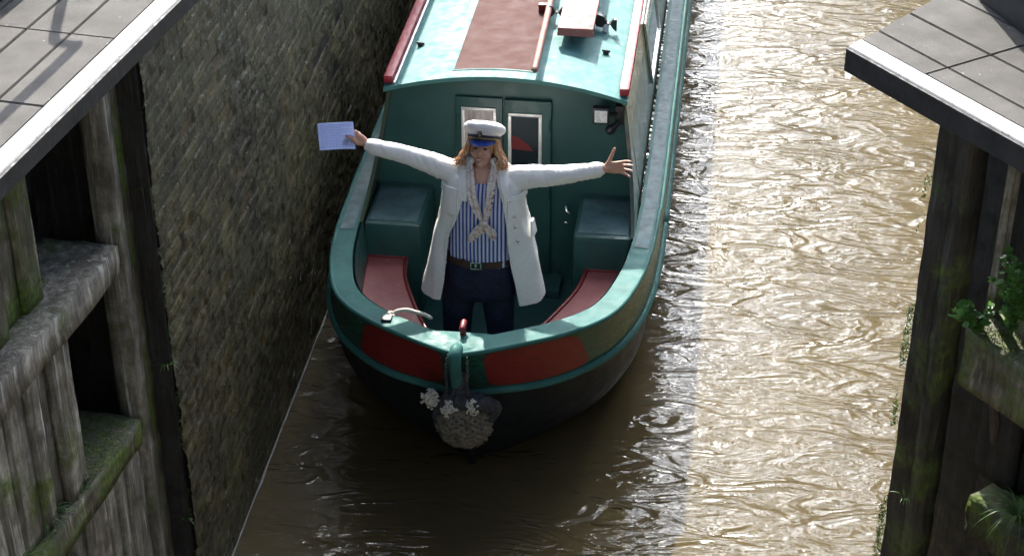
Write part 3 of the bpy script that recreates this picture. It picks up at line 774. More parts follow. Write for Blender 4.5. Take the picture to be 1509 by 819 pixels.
mb = MB(); mb.tube([(-.99, 10.68, .77), (-.97, 10.68, .768)], .009, 8); obj('keyhole_plate', mb, 'chrome', boat, True)
mb = MB(); mb.box((-1.80, 10.45, .3), (-1.0, 10.68, .36), .008); obj('door_step', mb, 'green', boat, 'auto')
# work lamp and horn
mb = MB(); mb.box((-.812, 10.56, 1.585), (-.702, 10.61, 1.700), .008); lamp = obj('work_lamp', mb, 'blackmetal', boat, 'auto')
mb = MB(); mb.box((-.798, 10.553, 1.60), (-.716, 10.561, 1.685), .003)
for a in (-.775, -.739):
    for c in (1.622, 1.663): mb.ell((a, 10.553, c), (.014, .006, .014), 10, 6)
obj('lamp_lens', mb, 'lens', lamp, 'auto')
mb = MB(); mb.tube([(-.70, 10.6, 1.64), (-.655, 10.63, 1.64), (-.63, 10.68, 1.64)], .012, 8)
mb.tube([(-.695, 10.57, 1.545), (-.66, 10.6, 1.57), (-.62, 10.67, 1.59)], [.034, .018, .012], 12); mb.box((-.67, 10.62, 1.56), (-.61, 10.69, 1.69), .006)
obj('horn_bracket', mb, 'blackmetal', boat, 'auto')
# roof eyes
for x, y in ((-2.031, 11.16), (-.779, 11.17)):
    mb = MB(); z = roofz(x - BX); mb.ell((x, y, z + .012), (.022, .022, .02), 10, 8); mb.tube([(x - .02, y - .01, z + .03), (x + .022, y, z + .02)], .008, 8); obj('roof_eye', mb, 'blackmetal', boat, True)
# plank and pole rack: scalloped board across the roof on white feet
def rack(yr, x0, x1, mat, lab):
    n = 60; top, bot = [], []
    for i in range(n + 1):
        x = x0 + (x1 - x0)*i/n; zz = roofz(x - BX); e = min(x - x0, x1 - x)
        h = .115 - .055*math.exp(-((e - .055)/.024)**2) 
        lo = .028 + .045*math.exp(-((e - .055)/.028)**2) if e < .14 else .05
        top.append((x, zz + h)); bot.append((x, zz + lo))
    mb = MB()
    for y in (yr, yr + .035): mb.grid([[(x, y, z) for x, z in top], [(x, y, z) for x, z in bot]])
    for e in (top, bot): mb.grid([[(x, yr, z) for x, z in e], [(x, yr + .035, z) for x, z in e]])
    for e in (0, -1): mb.grid([[(top[e][0], yr, top[e][1]), (top[e][0], yr + .035, top[e][1])], [(bot[e][0], yr, bot[e][1]), (bot[e][0], yr + .035, bot[e][1])]])
    o = obj('plank_rack', mb, mat, boat, False)
    for x in (x0 + .10, x1 - .075):
        mb = MB(); z = roofz(x - BX); mb.tube([(x, yr + .015, z - .002), (x, yr + .015, z + .05)], .021, 12); obj('rack_foot', mb, 'hatwhite', o, 'auto')
rack(11.50, -1.20, -.735, 'shoe', ''); rack(13.6, -1.20, -.735, 'shoe', '')
mb = MB(); mb.box((-1.285, 11.62, roofz(.16)), (-1.215, 11.66, 1.935), .006); obj('pole_rest', mb, 'red', boat, 'auto')
mb = MB(); mb.box((-1.285, 13.9, roofz(.16)), (-1.215, 13.94, 1.935), .006); obj('pole_rest', mb, 'red', boat, 'auto')
pl_ = empty('gang_plank', (-.985, 11.2, 1.95), 0, 'faded pink red gang plank lying on the dark rack on the boat roof', 'plank')
mb = MB(); mb.box((-1.105, 11.16, 1.946), (-.868, 14.3, 1.978), .006); obj('board', mb, 'plank', pl_, 'auto')
mb = MB(); mb.box((-1.108, 11.165, 1.916), (-.865, 11.20, 1.945), .004); obj('end_batten', mb, 'plank', pl_, 'auto')
mb = MB(); mb.ell((-.985, 11.38, 1.9785), (.014, .008, .002), 10, 6); obj('bolt', mb, 'blackmetal', pl_, True)
pz = 1.955
mb = MB(); mb.tube([(-1.187, 10.55, pz), (-1.215, 12.5, pz), (-1.26, 14.6, pz)], .0225, 14); 
po = tag(obj('boat_pole', mb, 'polewood', None, True, (-1.19, 10.55, pz)), 'long round pinkish wooden pole lying lengthwise on the boat roof beside the red panel', 'pole')
mb = MB(); mb.tube([(-1.187, 10.535, pz), (-1.187, 10.545, pz)], .016, 12); o = obj('end_cap', mb, 'rust', po, True)

# ------------------------------------------------------------------ rope fender, chains, mooring rope
fx, fy, fz_ = -1.352, 8.475, .665
fd = empty('rope_fender', (fx, fy, fz_ - .14), 0, 'weathered round rope bow fender with frayed white knots hanging from the stem', 'fender')
def wr(q):
    return .012*noise.noise(q*38) + .014*noise.noise(Vector((q.x*16, q.y*16, q.z*26))) 
fb = MB(); fb.ell((fx, fy, fz_), (.145, .095, .128), 24, 16)
for fam in (1, -1):
    for k in range(15):
        a = 2*math.pi*k/15 + (.2 if fam > 0 else 0); pts = []
        for j in range(17):
            t_ = .22 + 2.72*j/16; aa = a + fam*1.5*t_ + .05*math.sin(j*1.7 + k)
            lift = 1 + .045*math.cos((j + k)*math.pi)                    # over and under
            pts.append((fx + .155*lift*math.sin(t_)*math.cos(aa), fy + .104*lift*math.sin(t_)*math.sin(aa), fz_ - .137*lift*math.cos(t_)))
        fb.tube(pts, [.013 + .0025*math.sin(j*2.3 + k) for j in range(17)], 7)
obj('rope_ball', fb, 'ropedark', fd, True)
mb = MB()
mb.ell((fx - .02, fy + .02, fz_ + .135), (.13, .07, .085), 18, 12)
mb.tube([(fx - .04, fy, fz_ + .16), (fx + .10, fy + .0, fz_ + .16), (fx + .17, fy + .02, fz_ + .13), (fx + .20, fy + .03, fz_ + .10)], [.06, .058, .042, .022], 12)
mb.tube([(fx + .19, fy + .03, fz_ + .10), (fx + .13, fy + .01, fz_ + .03)], [.025, .035], 10)
mb.tube([(fx - .03, fy + .0, fz_ + .14), (fx - .16, fy + .02, fz_ + .12), (fx - .14, fy, fz_ + .0)], [.06, .045, .03], 10)
mb.tube([(fx - .02, fy + .02, fz_ + .15), (fx - .02, fy + .07, fz_ + .30)], [.06, .035], 10)
link_mesh('cloth_wrap', remesh(mb, .007, 2, lambda q: .018*noise.noise(Vector((q.x*34, q.y*34, q.z*12))) + .006*noise.noise(q*90)), 'ropeblack', fd, True)
for cx_, cz_, rr in ((-.195, .155, .048), (-.075, .125, .042), (.055, .15, .040)):
    mb = MB(); cy_ = fy - .035 if cx_ > -.15 else fy + .01
    for k in range(60):
        d = Vector(rng.normal(size=3)).normalized(); c = Vector((fx + cx_, cy_, fz_ + cz_)) + Vector((d.x*rr, d.y*rr*.8, d.z*rr*1.15))
        e = Vector(rng.normal(size=3)).normalized()*.015; mb.tube([c - e, c + d*.008, c + e, c + e*1.3 - d*.008], [.0045, .006, .005, .003], 5)
    mb.ell((fx + cx_, cy_, fz_ + cz_), (rr*.85, rr*.7, rr), 10, 8)
    obj('frayed_knot', mb, 'ropewhite', fd, True)
def chain(pts, name='fender_chain', r=.010, w_=.0026):
    P = smooth(pts, 8); L_ = [0]
    for i in range(1, len(P)): L_.append(L_[-1] + np.linalg.norm(P[i] - P[i-1]))
    n = int(L_[-1] / (r*1.7)); mb = MB()
    for k in range(n):
        s_ = (k + .5)*L_[-1]/n; c = Vector([np.interp(s_, L_, P[:, i]) for i in range(3)])
        c2 = Vector([np.interp(s_ + .002, L_, P[:, i]) for i in range(3)]); d = (c2 - c).normalized()
        a = d.cross(Vector((1, .2, .1))).normalized()
        if k % 2: a = d.cross(a).normalized()
        ring = [c + d*(r*1.35*math.cos(t_)) + a*(r*.75*math.sin(t_)) for t_ in np.linspace(0, 2*math.pi, 13)]
        mb.tube(ring, w_, 5, caps=False)
    return mb
o = obj('chain', chain([(BX - .055, 8.49, 1.13), (BX - .06, 8.44, 1.05), (BX - .058, 8.44, .95), (BX - .07, 8.47, .83)]), 'chain', fd, True)
o = obj('chain', chain([(BX + .055, 8.49, 1.12), (BX + .065, 8.44, 1.04), (BX + .06, 8.45, .95), (BX + .075, 8.47, .82)]), 'chain', fd, True)
mb = MB(); mb.tube(smooth([(-1.83, 8.90, 1.115), (-1.80, 8.90, 1.135), (-1.75, 8.91, 1.14), (-1.70, 8.90, 1.137), (-1.64, 8.88, 1.135), (-1.60, 8.86, 1.13)], 6), .012, 9)
mb.tube(smooth([(-1.83, 8.90, 1.115), (-1.85, 8.89, 1.125), (-1.84, 8.87, 1.115), (-1.815, 8.88, 1.11)], 5), .012, 9)
tag(obj('mooring_rope', mb, 'ropewhite', None, True, (-1.68, 8.86, 1.14)), 'short end of white rope lying on the bow beside the sunlit patch of deck', 'rope')

# ------------------------------------------------------------------ the woman
PX, PY, PZ = -1.40, 9.58, .30
person = empty('person', (PX, PY, PZ), 0, 'woman in white coat and captain cap standing in the bow with arms spread wide', 'person')
HC = Vector((-1.386, 9.60, 1.872)); HR = Euler((R(-22), 0, R(-5)), 'XYZ').to_matrix()
def H(x, f, z): return HC + HR @ Vector((x, -f, z))       # right, forward, up
body = MB()
def hell(c, r, n=18, m_=12): body.ell(H(*c), r, n, m_, HR)
hell((0, -.012, .03), (.074, .092, .088)); hell((0, .012, -.035), (.056, .068, .072)); hell((0, .042, -.083), (.026, .032, .026))
hell((0, .03, -.02), (.058, .058, .066))
for s_ in (-1, 1):
    hell((s_*.036, .062, -.028), (.024, .020, .022)); hell((s_*.076, -.01, -.012), (.009, .018, .03))
    hell((s_*.03, .078, .022), (.022, .012, .010))
body.tube([H(0, .082, .018), H(0, .098, -.008), H(0, .106, -.026)], [.010, .012, .014], 8)
hell((0, .092, -.030), (.016, .010, .008)); hell((0, .080, -.062), (.024, .010, .012))
body.tube([(-1.386, 9.61, 1.82), (-1.388, 9.61, 1.74), (-1.39, 9.60, 1.66)], [.050, .052, .065], 14)
def ring(cx, cy, z, hw, hd, n=28, e=.85):
    out = []
    for k in range(n):
        a = 2*math.pi*k/n; c, s_ = math.cos(a), math.sin(a)
        out.append((cx + hw*math.copysign(abs(s_)**e, s_), cy - hd*math.copysign(abs(c)**e, c), z))
    return out
body.loft([ring(-1.39, 9.60, z, hw, hd) for z, hw, hd in ((1.76, .06, .05), (1.70, .15, .075), (1.62, .165, .10), (1.4, .17, .125), (1.2, .17, .13), (1.05, .18, .13), (.92, .17, .12))])
ARMS = {}
lsh, lel, lwr = Vector((-1.565, 9.60, 1.705)), Vector((-1.845, 9.585, 1.802)), Vector((-2.075, 9.56, 1.872))
rsh, rel_, rwr = Vector((-1.205, 9.60, 1.685)), Vector((-.902, 9.585, 1.737)), Vector((-.672, 9.56, 1.806))
body.tube([lsh, lel, lwr], [.05, .038, .026], 12); body.tube([rsh, rel_, rwr], [.05, .038, .026], 12)
# her left hand: open, palm to the camera, thumb up
w0 = Vector((-.665, 9.555, 1.812)); dx = Vector((1, -.05, .16)).normalized(); dz = Vector((-.16, 0, 1)).normalized(); dn = Vector((0, 1, 0))
def hp(a, b, c=0): return w0 + dx*a + dz*b + dn*c
body.tube([hp(-.03, 0), hp(.01, 0), hp(.03, .0)], [.026, .025, .026], 12)
rg = []
for a, hw in ((.0, .024), (.03, .034), (.06, .041), (.085, .042), (.10, .036)):
    rg.append([hp(a, math.sin(2*math.pi*k/14)*hw, math.cos(2*math.pi*k/14)*.0125) for k in range(14)])
body.loft(rg)
for b, L_, dev, cu in ((.032, .078, .22, -.006), (.011, .086, .06, -.004), (-.011, .080, -.08, -.006), (-.031, .062, -.26, -.010)):
    pts = [hp(.075, b*.9), hp(.098, b), hp(.098 + L_*.45, b + dev*L_*.45, cu), hp(.098 + L_*.78, b + dev*L_*.75, cu*2.6), hp(.098 + L_, b + dev*L_*.92, cu*4.5)]
    body.tube(pts, [.010, .0095, .0088, .0080, .0068], 10)
body.tube([hp(.02, .012), hp(.042, .040), hp(.062, .078, -.006), hp(.080, .112, -.008), hp(.090, .132, -.008)], [.014, .0135, .0115, .0100, .0082], 10)
# her right hand: closed on the edge of the sheet, thumb in front
v0 = Vector((-2.085, 9.555, 1.880)); ex = Vector((-1, -.02, .62)).normalized(); ez = Vector((.62, 0, 1)).normalized()
def kp(a, b, c=0): return v0 + ex*a + ez*b + dn*c
body.tube([kp(-.03, 0), kp(.0, 0)], [.026, .024], 12)
rg = []
for a, hw, hd in ((.0, .024, .018), (.025, .034, .019), (.05, .038, .019), (.075, .034, .017)):
    rg.append([kp(a, math.sin(2*math.pi*k/14)*hw, .006 + math.cos(2*math.pi*k/14)*hd) for k in range(14)])
body.loft(rg)
for i, b in enumerate((.028, .009, -.010, -.028)):
    L_ = (.066, .072, .068, .054)[i]; q = kp(.066, b, .014)
    body.tube([q, q + Vector((-.028, .014, .010)), q + Vector((-.028 - L_*.4, .016, .004)), q + Vector((-.03 - L_*.7, .010, -.004))], [.010, .0095, .0085, .007], 9)
body.tube([kp(.03, -.012, -.008), kp(.055, -.02, -.020), Vector((-2.162, 9.530, 1.925)), Vector((-2.185, 9.532, 1.932)), Vector((-2.206, 9.538, 1.936))], [.014, .013, .0112, .010, .0078], 10)
# legs and feet under the trousers
for s_ in (-1, 1):
    hx = -1.425 + s_*.105
    body.tube([(hx, 9.60, 1.0), (hx + s_*.012, 9.59, .72), (hx + s_*.018, 9.61, .42), (hx + s_*.018, 9.61, .37)], [.075, .055, .036, .034], 12)
    body.tube([(hx + s_*.018, 9.63, .345), (hx + s_*.024, 9.54, .335), (hx + s_*.03, 9.46, .328)], [.03, .032, .022], 10)
link_mesh('body', remesh(body, .0048, 2), 'skin', person, True)
# face details
mb = MB()
for s_ in (-1, 1): mb.ell(H(s_*.030, .083, .006), (.013, .008, .006), 10, 6, HR)
obj('eye', mb, 'eye', person, True)
mb = MB(); mb.tube([H(-.027, .083, -.052), H(-.011, .093, -.0535), H(0, .095, -.0555), H(.011, .093, -.0535), H(.027, .083, -.052)], [.002, .0035, .0035, .0035, .002], 8)
mb.tube([H(-.025, .083, -.055), H(0, .093, -.0665), H(.025, .083, -.055)], [.002, .0045, .002], 8); obj('lips', mb, 'lip', person, True)
mb = MB(); mb.tube([H(-.020, .0885, -.0555), H(0, .0965, -.0605), H(.020, .0885, -.0555)], [.0012, .0032, .0012], 6); obj('teeth', mb, 'hatwhite', person, True)
# hair
mb = MB()
for k in range(520):
    u = rng.random()
    a = (R(62) + u*R(236))                       # angle from the face round the back
    sx, cf = math.sin(a), math.cos(a); lay = rng.random()
    r0 = .082 + .012*lay; r1 = .086 + .030*lay
    side = 1 if sx > 0 else -1; flare = -.018 + .045*rng.random()
    top = H(sx*r0*.95, cf*(.098), .075); mid_ = H(sx*r1*1.0, cf*.10 - .005, -.02 + .02*rng.random())
    low = H(sx*(r1 + .026), cf*.100 - .005, -.060 + .02*rng.random())
    tip = H(sx*(r1 + .026 + flare), cf*.10 + .02*rng.random(), -.070 - .036*rng.random())
    tip2 = tip + HR @ Vector((sx*.012*(rng.random()*4 - 1.5) + .012*(rng.random() - .5), .02*(rng.random() - .5), .016 - .03*rng.random()))
    mb.tube(smooth([top, mid_, low, tip, tip2], 3), list(np.interp(np.linspace(0, 1, 13), [0, .5, 1], [.0045, .0058, .0014])), 5)
mb.ell(H(0, -.018, .03), (.083, .098, .085), 18, 12, HR)
# keep the face clear: cut by pushing the dome back
obj('hair', mb, 'hair', person, True)
# cap
cap = MB()
def hring(cz, rx, ry, f0=0, tilt=0, n=36): 
    return [H(rx*math.sin(2*math.pi*k/n), f0 + ry*math.cos(2*math.pi*k/n), cz + tilt*math.cos(2*math.pi*k/n)) for k in range(n)]
cap.loft([hring(.045, .086, .102, 0, .004), hring(.070, .090, .106, 0, .010), hring(.084, .096, .112, 0, .014), hring(.100, .118, .132, 0, .020), hring(.118, .128, .141, .002, .024), hring(.136, .124, .136, .004, .024), hring(.152, .104, .114, .002, .018), hring(.162, .070, .076, 0, .010), hring(.165, .03, .03, 0, .004)])
cp = link_mesh('captain_cap', remesh(cap, .004, 2, lambda q: .004*noise.noise(q*26)), 'hatwhite', person, True)
mb = MB(); mb.grid([hring(.046, .0915, .1075, 0, .006), hring(.060, .0935, .1095, 0, .009), hring(.079, .0985, .1145, 0, .013)], True); obj('cap_band', mb, 'navyband', cp, True)
mb = MB(); pts = hring(.062, .0955, .1115, 0, .0095); mb.tube([pts[i % 36] for i in range(-8, 9)], .0032, 6); obj('gold_braid', mb, 'gold', cp, True)
mb = MB(); top, bot = [], []
for i in range(25):
    a = R(-64 + 128*i/24); d = math.cos(a*90/64*.98)
    r_in = (math.sin(a)*.091, math.cos(a)*.107); out = []
    for k in range(6):
        u = k/5; out.append(H(r_in[0]*(1 + .08*u*d), r_in[1] + .040*u*d, .054 - .020*u*d - .006*u*u))
    top.append(out); bot.append([q + HR @ Vector((0, 0, -.004)) for q in out])
mb.grid(top); mb.grid(bot); mb.grid([[r[-1] for r in top], [r[-1] for r in bot]]); obj('visor', mb, 'hatblue', cp, True)
mb = MB(); mb.ell(H(0, .131, .096), (.0145, .006, .019), 14, 8, HR); bd = obj('cap_badge', mb, 'navyband', cp, True)
mb = MB(); mb.tube([H(0, .1385, .084), H(0, .1385, .108)], .0022, 6); mb.tube([H(-.006, .1385, .103), H(.006, .1385, .103)], .0018, 6)
mb.tube([H(-.009, .1365, .092), H(-.005, .138, .086), H(0, .1385, .084), H(.005, .138, .086), H(.009, .1365, .092)], .0018, 6); obj('anchor', mb, 'gold', bd, True)
# earrings
mb = MB(); mb.ell(H(.083, .012, -.048), (.006, .006, .008), 8, 6, HR); obj('earring', mb, 'chrome', person, True)
# shirt
def fold(sx, sz, amp): return lambda q: amp*noise.noise(Vector((q.x*sx, q.y*sx, q.z*sz)))
mb = MB(); mb.loft([ring(-1.39, 9.60, z, hw, hd, 40, .9) for z, hw, hd in ((1.69, .10, .06), (1.675, .17, .095), (1.62, .20, .125), (1.50, .215, .155), (1.38, .222, .165), (1.26, .222, .168), (1.13, .222, .168))])
link_mesh('striped_shirt', remesh(mb, .009, 1, fold(9, 5, .010)), 'shirt', person, True)
mb = MB(); mb.add([(-1.413, 9.452, 1.66), (-1.333, 9.452, 1.66), (-1.345, 9.43, 1.57), (-1.40, 9.43, 1.57)], [(0, 1, 2, 3)])
# trousers
mb = MB(); mb.loft([ring(-1.405, 9.60, z, hw, hd, 32, .9) for z, hw, hd in ((1.19, .212, .160), (1.08, .225, .165), (.98, .232, .165), (.90, .228, .155), (.86, .20, .13))])
for s_ in (-1, 1):
    hx = -1.425 + s_*.114
    mb.tube([(hx, 9.60, 1.02), (hx + s_*.002, 9.595, .86), (hx + s_*.018, 9.59, .74), (hx + s_*.024, 9.60, .58), (hx + s_*.022, 9.61, .42), (hx + s_*.022, 9.61, .385)], [.105, .109, .096, .088, .082, .082], 18)
link_mesh('trousers', remesh(mb, .009, 2, fold(16, 7, .010)), 'trouser', person, True)
mb = MB(); mb.grid([ring(-1.40, 9.60, z, hw, .174, 40, .9) for z, hw in ((1.135, .228), (1.14, .231), (1.178, .230), (1.183, .226))], True); bl = obj('belt', mb, 'belt', person, True)
mb = MB(); bz = 1.16
for a, b, c, e in ((-1.445, -1.375, bz - .026, bz - .018), (-1.445, -1.375, bz + .018, bz + .026), (-1.445, -1.437, bz - .018, bz + .018), (-1.383, -1.375, bz - .018, bz + .018), (-1.418, -1.402, bz - .012, bz + .014)):
    mb.box((a, 9.412, c), (b, 9.424, e), .003)
obj('buckle', mb, 'chrome', bl, 'auto')
for s_ in (-1, 1):
    hx = -1.425 + s_*.13; mb = MB()
    mb.loft([[(hx + s_*.008 + .045*wf_*math.sin(2*math.pi*k/16), 9.56 + .04*s_*0 + .13*math.cos(2*math.pi*k/16)*lf, z) for k in range(16)] for z, wf_, lf in ((.302, 1, 1), (.33, 1, 1), (.36, .9, .85), (.385, .7, .5))])
    obj('shoe', mb, 'shoe', person, True)
# coat
CO = [  # z, cx, hw, cy, hd, x of left edge, x of right edge
    (1.815, -1.388, .085, 9.63, .070, -1.440, -1.335), (1.77, -1.388, .125, 9.625, .090, -1.452, -1.318), (1.735, -1.388, .178, 9.62, .112, -1.462, -1.300),
    (1.69, -1.388, .225, 9.61, .140, -1.468, -1.285), (1.60, -1.388, .252, 9.605, .165, -1.492, -1.258), (1.48, -1.386, .272, 9.60, .180, -1.530, -1.236),
    (1.35, -1.386, .300, 9.60, .186, -1.575, -1.220), (1.20, -1.388, .330, 9.60, .190, -1.592, -1.208), (1.05, -1.392, .358, 9.60, .195, -1.610, -1.180),
    (.93, -1.394, .385, 9.60, .198, -1.630, -1.156), (.875, -1.395, .392, 9.60, .200, -1.640, -1.146)]
CA = smooth(CO, 5); CA = CA[np.argsort(-CA[:, 0])]
def coat_row(z): return [np.interp(z, CA[::-1, 0], CA[::-1, i]) for i in range(1, 7)]
def cpt(z, a, off=0, e=.85):
    cx, hw, cy, hd, _, _ = coat_row(z); hw += off; hd += off
    s_, c = math.sin(a), math.cos(a); return (cx + hw*math.copysign(abs(s_)**e, s_), cy - hd*math.copysign(abs(c)**e, c), z)
def ang_of(z, x, e=.85):
    cx, hw = coat_row(z)[:2]; u = max(-1, min(1, (x - cx)/hw)); return math.asin(math.copysign(abs(u)**(1/e), u))
mb = MB(); outer, inner = [], []
for z in CA[:, 0]:
    xl, xr = coat_row(z)[4:]
    aR, aL = ang_of(z, xr), ang_of(z, xl) + 2*math.pi
    n = 60; zz = z
    ro, ri_ = [], []
    for k in range(n + 1):
        a = aR + (aL - aR)*k/n
        ro.append(cpt(zz, a, .0)); ri_.append(cpt(zz, a, -.014))
    outer.append(ro); inner.append(ri_)
mb.grid(outer); mb.grid(inner)
for e in (0, -1): mb.grid([outer[e], inner[e]]); mb.grid([[r[e] for r in outer], [r[e] for r in inner]])
for pts, rr in (([(-1.50, 9.61, 1.69), (-1.60, 9.605, 1.712), (-1.72, 9.60, 1.758), (-1.845, 9.585, 1.802), (-1.96, 9.57, 1.838), (-2.062, 9.56, 1.868)], [.070, .076, .064, .055, .050, .047]),
                ([(-1.27, 9.61, 1.68), (-1.17, 9.605, 1.690), (-1.04, 9.60, 1.708), (-.902, 9.585, 1.737), (-.79, 9.57, 1.768), (-.690, 9.56, 1.800)], [.070, .078, .066, .056, .050, .047])):
    P = smooth(pts, 4); mb.tube(P, list(np.interp(np.linspace(0, 1, len(P)), np.linspace(0, 1, len(rr)), rr)), 18)
def coatw(q):
    if q.x < -1.66 and q.z > 1.62 or q.x > -1.10 and q.z > 1.6:      # sleeves: creases round the arm
        s_ = q.x*30 + q.z*14
        a_ = abs(noise.noise(Vector((s_*.9, q.y*9, q.z*6)))); return .003 - .013*a_*(.4 + abs(noise.noise(Vector((q.x*3.1, 0, 0))))) + .004*noise.noise(Vector((q.x*6, q.y*18, q.z*18)))
    return .013*noise.noise(Vector((q.x*11, q.y*11, q.z*2.4))) - .007*abs(noise.noise(Vector((q.x*9, q.y*5, q.z*6)))) + .004*noise.noise(Vector((q.x*20, q.y*20, q.z*5)))
ct = link_mesh('coat', remesh(mb, .0068, 1, coatw), 'coat', person, True)
def patch(name, z0, z1, x0, x1, off, th, mat='coat', skew=0, parent=None):
    mb = MB(); rows = [[], []]
    for w2, o_ in enumerate((off, off + th)):
        R_ = []
        for i in range(7):
            z = z0 + (z1 - z0)*i/6
            R_.append([cpt(z, ang_of(z, x0 + (x1 - x0)*j/8 + skew*(i/6)), o_) for j in range(9)])
        rows[w2] = R_; mb.grid(R_)
    A, B = rows
    for e in (0, -1): mb.grid([A[e], B[e]]); mb.grid([[r[e] for r in A], [r[e] for r in B]])
    return obj(name, mb, mat, parent or ct, 'auto')
patch('breast_pocket', 1.50, 1.655, -1.615, -1.525, .003, .007, skew=-.0); patch('pocket_flap', 1.625, 1.66, -1.62, -1.52, .008, .008)
patch('breast_pocket', 1.47, 1.615, -1.225, -1.135, .003, .007, skew=.0); patch('pocket_flap', 1.59, 1.625, -1.23, -1.13, .008, .008)
patch('hip_pocket_flap', 1.33, 1.42, -1.10, -1.015, .012, .012, skew=-.005)
# lapels and collar
patch('lapel', 1.60, 1.76, -1.245, -1.20, .004, .012, skew=-.05); patch('lapel', 1.60, 1.76, -1.51, -1.55 + .09, .004, .012, skew=.0)
mb = MB(); inn, ou = [], []
for k in range(25):
    a = R(48) + (2*math.pi - R(96))*k/24
    inn.append([(-1.388 + .090*math.sin(a), 9.615 - .082*math.cos(a), 1.80 + .02), (-1.388 + .098*math.sin(a), 9.615 - .09*math.cos(a), 1.825), (-1.388 + .150*math.sin(a), 9.62 - .118*math.cos(a), 1.765)])
mb.grid(inn); mb.grid([[(q[0]*1.0, q[1] + .0, q[2] - .010) for q in r] for r in inn]); mb.grid([[r[-1] for r in inn], [(r[-1][0], r[-1][1], r[-1][2] - .010) for r in inn]])
obj('collar', mb, 'coat', ct, True)
for z, x in ((1.60, -1.222), (1.50, -1.190), (1.43, -1.181), (1.335, -1.166)):
    q = cpt(z, ang_of(z, x), .010); mb = MB(); mb.ell(q, (.011, .007, .011), 12, 8); obj('button', mb, 'chrome', ct, True)
# scarf
def ribbon(pts, wid, name_mb, th=.006, tilt=None):
    P = smooth(pts, 6); N_ = len(P); w_ = np.interp(np.linspace(0, 1, N_), np.linspace(0, 1, len(wid)), wid)
    A, B = [], []
    for i in range(N_):
        d = P[min(i+1, N_-1)] - P[max(i-1, 0)]; d = Vector(d).normalized(); s_ = d.cross(Vector((0, 1, .25))).normalized(); n_ = s_.cross(d).normalized()
        c = Vector(P[i]); wave = [.006*math.sin(j*1.9 + i*.25) for j in range(7)]
        A.append([c + s_*w_[i]*(j/3 - 1) + n_*(wave[j] + th) for j in range(7)]); B.append([c + s_*w_[i]*(j/3 - 1) + n_*(wave[j] - th) for j in range(7)])
    name_mb.grid(A); name_mb.grid(B)
    for e in (0, -1): name_mb.grid([A[e], B[e]]); name_mb.grid([[r[e] for r in A], [r[e] for r in B]])
mb = MB()
ribbon([(-1.47, 9.66, 1.80), (-1.465, 9.56, 1.775), (-1.447, 9.475, 1.71), (-1.425, 9.435, 1.62), (-1.395, 9.415, 1.54), (-1.362, 9.405, 1.475)], [.018, .024, .026, .027, .022, .010], mb)
ribbon([(-1.305, 9.66, 1.80), (-1.31, 9.56, 1.775), (-1.320, 9.475, 1.71), (-1.325, 9.435, 1.62), (-1.337, 9.415, 1.54), (-1.352, 9.405, 1.475)], [.018, .024, .025, .024, .020, .010], mb)
ribbon([(-1.47, 9.66, 1.80), (-1.39, 9.70, 1.80), (-1.305, 9.66, 1.80)], [.025, .03, .025], mb)
ribbon([(-1.357, 9.398, 1.476), (-1.385, 9.392, 1.43), (-1.425, 9.395, 1.375), (-1.455, 9.402, 1.335)], [.014, .030, .028, .004], mb)
ribbon([(-1.352, 9.398, 1.472), (-1.335, 9.390, 1.44), (-1.305, 9.392, 1.40), (-1.288, 9.40, 1.365)], [.014, .030, .028, .004], mb)
mb.ell((-1.355, 9.392, 1.474), (.030, .02, .022), 12, 8)
obj('silk_scarf', mb, 'scarf', person, True)
# sheet of paper
c4 = [Vector(q) for q in ((-2.377, 9.552, 2.000), (-2.158, 9.552, 2.027), (-2.153, 9.552, 1.846), (-2.373, 9.552, 1.820))]
pp = MB(); N_ = 8; F_, B_ = [], []
def pq(u, v, o_=0):
    q = c4[0]*(1-u)*(1-v) + c4[1]*u*(1-v) + c4[2]*u*v + c4[3]*(1-u)*v; q.y += .006*math.sin(u*2.6 + .3) - .004 + o_; return q
for i in range(N_ + 1):
    F_.append([pq(i/N_, j/N_, -.0006) for j in range(N_ + 1)]); B_.append([pq(i/N_, j/N_, .0006) for j in range(N_ + 1)])
pp.grid(F_); pp.grid(B_)
for e in (0, -1): pp.grid([F_[e], B_[e]]); pp.grid([[r[e] for r in F_], [r[e] for r in B_]])
org = (-2.265, 9.552, 1.82); ppo = tag(obj('sheet_of_paper', pp, 'paper', None, True, org), 'white sheet covered in rows of small blue writing, held up in the woman\'s right hand', 'paper')
mb = MB()
for r_ in range(15):
    v = .085 + r_*.058; u = .07
    while u < (.93 if r_ not in (2, 6, 9) else .6):
        wl_ = .02 + rng.random()*.07; n = max(4, int(wl_/.006)); top, bot = [], []
        for i in range(n + 1):
            uu = min(.95, u + wl_*i/n); vv = v + .010*math.sin(i*2.1 + r_)*(.5 + rng.random())
            top.append(pq(uu, vv - .0060, -.0014)); bot.append(pq(uu, vv + .0060, -.0014))
        mb.grid([top, bot]); u += wl_ + .018
obj('handwriting', mb, 'ink', ppo, False)

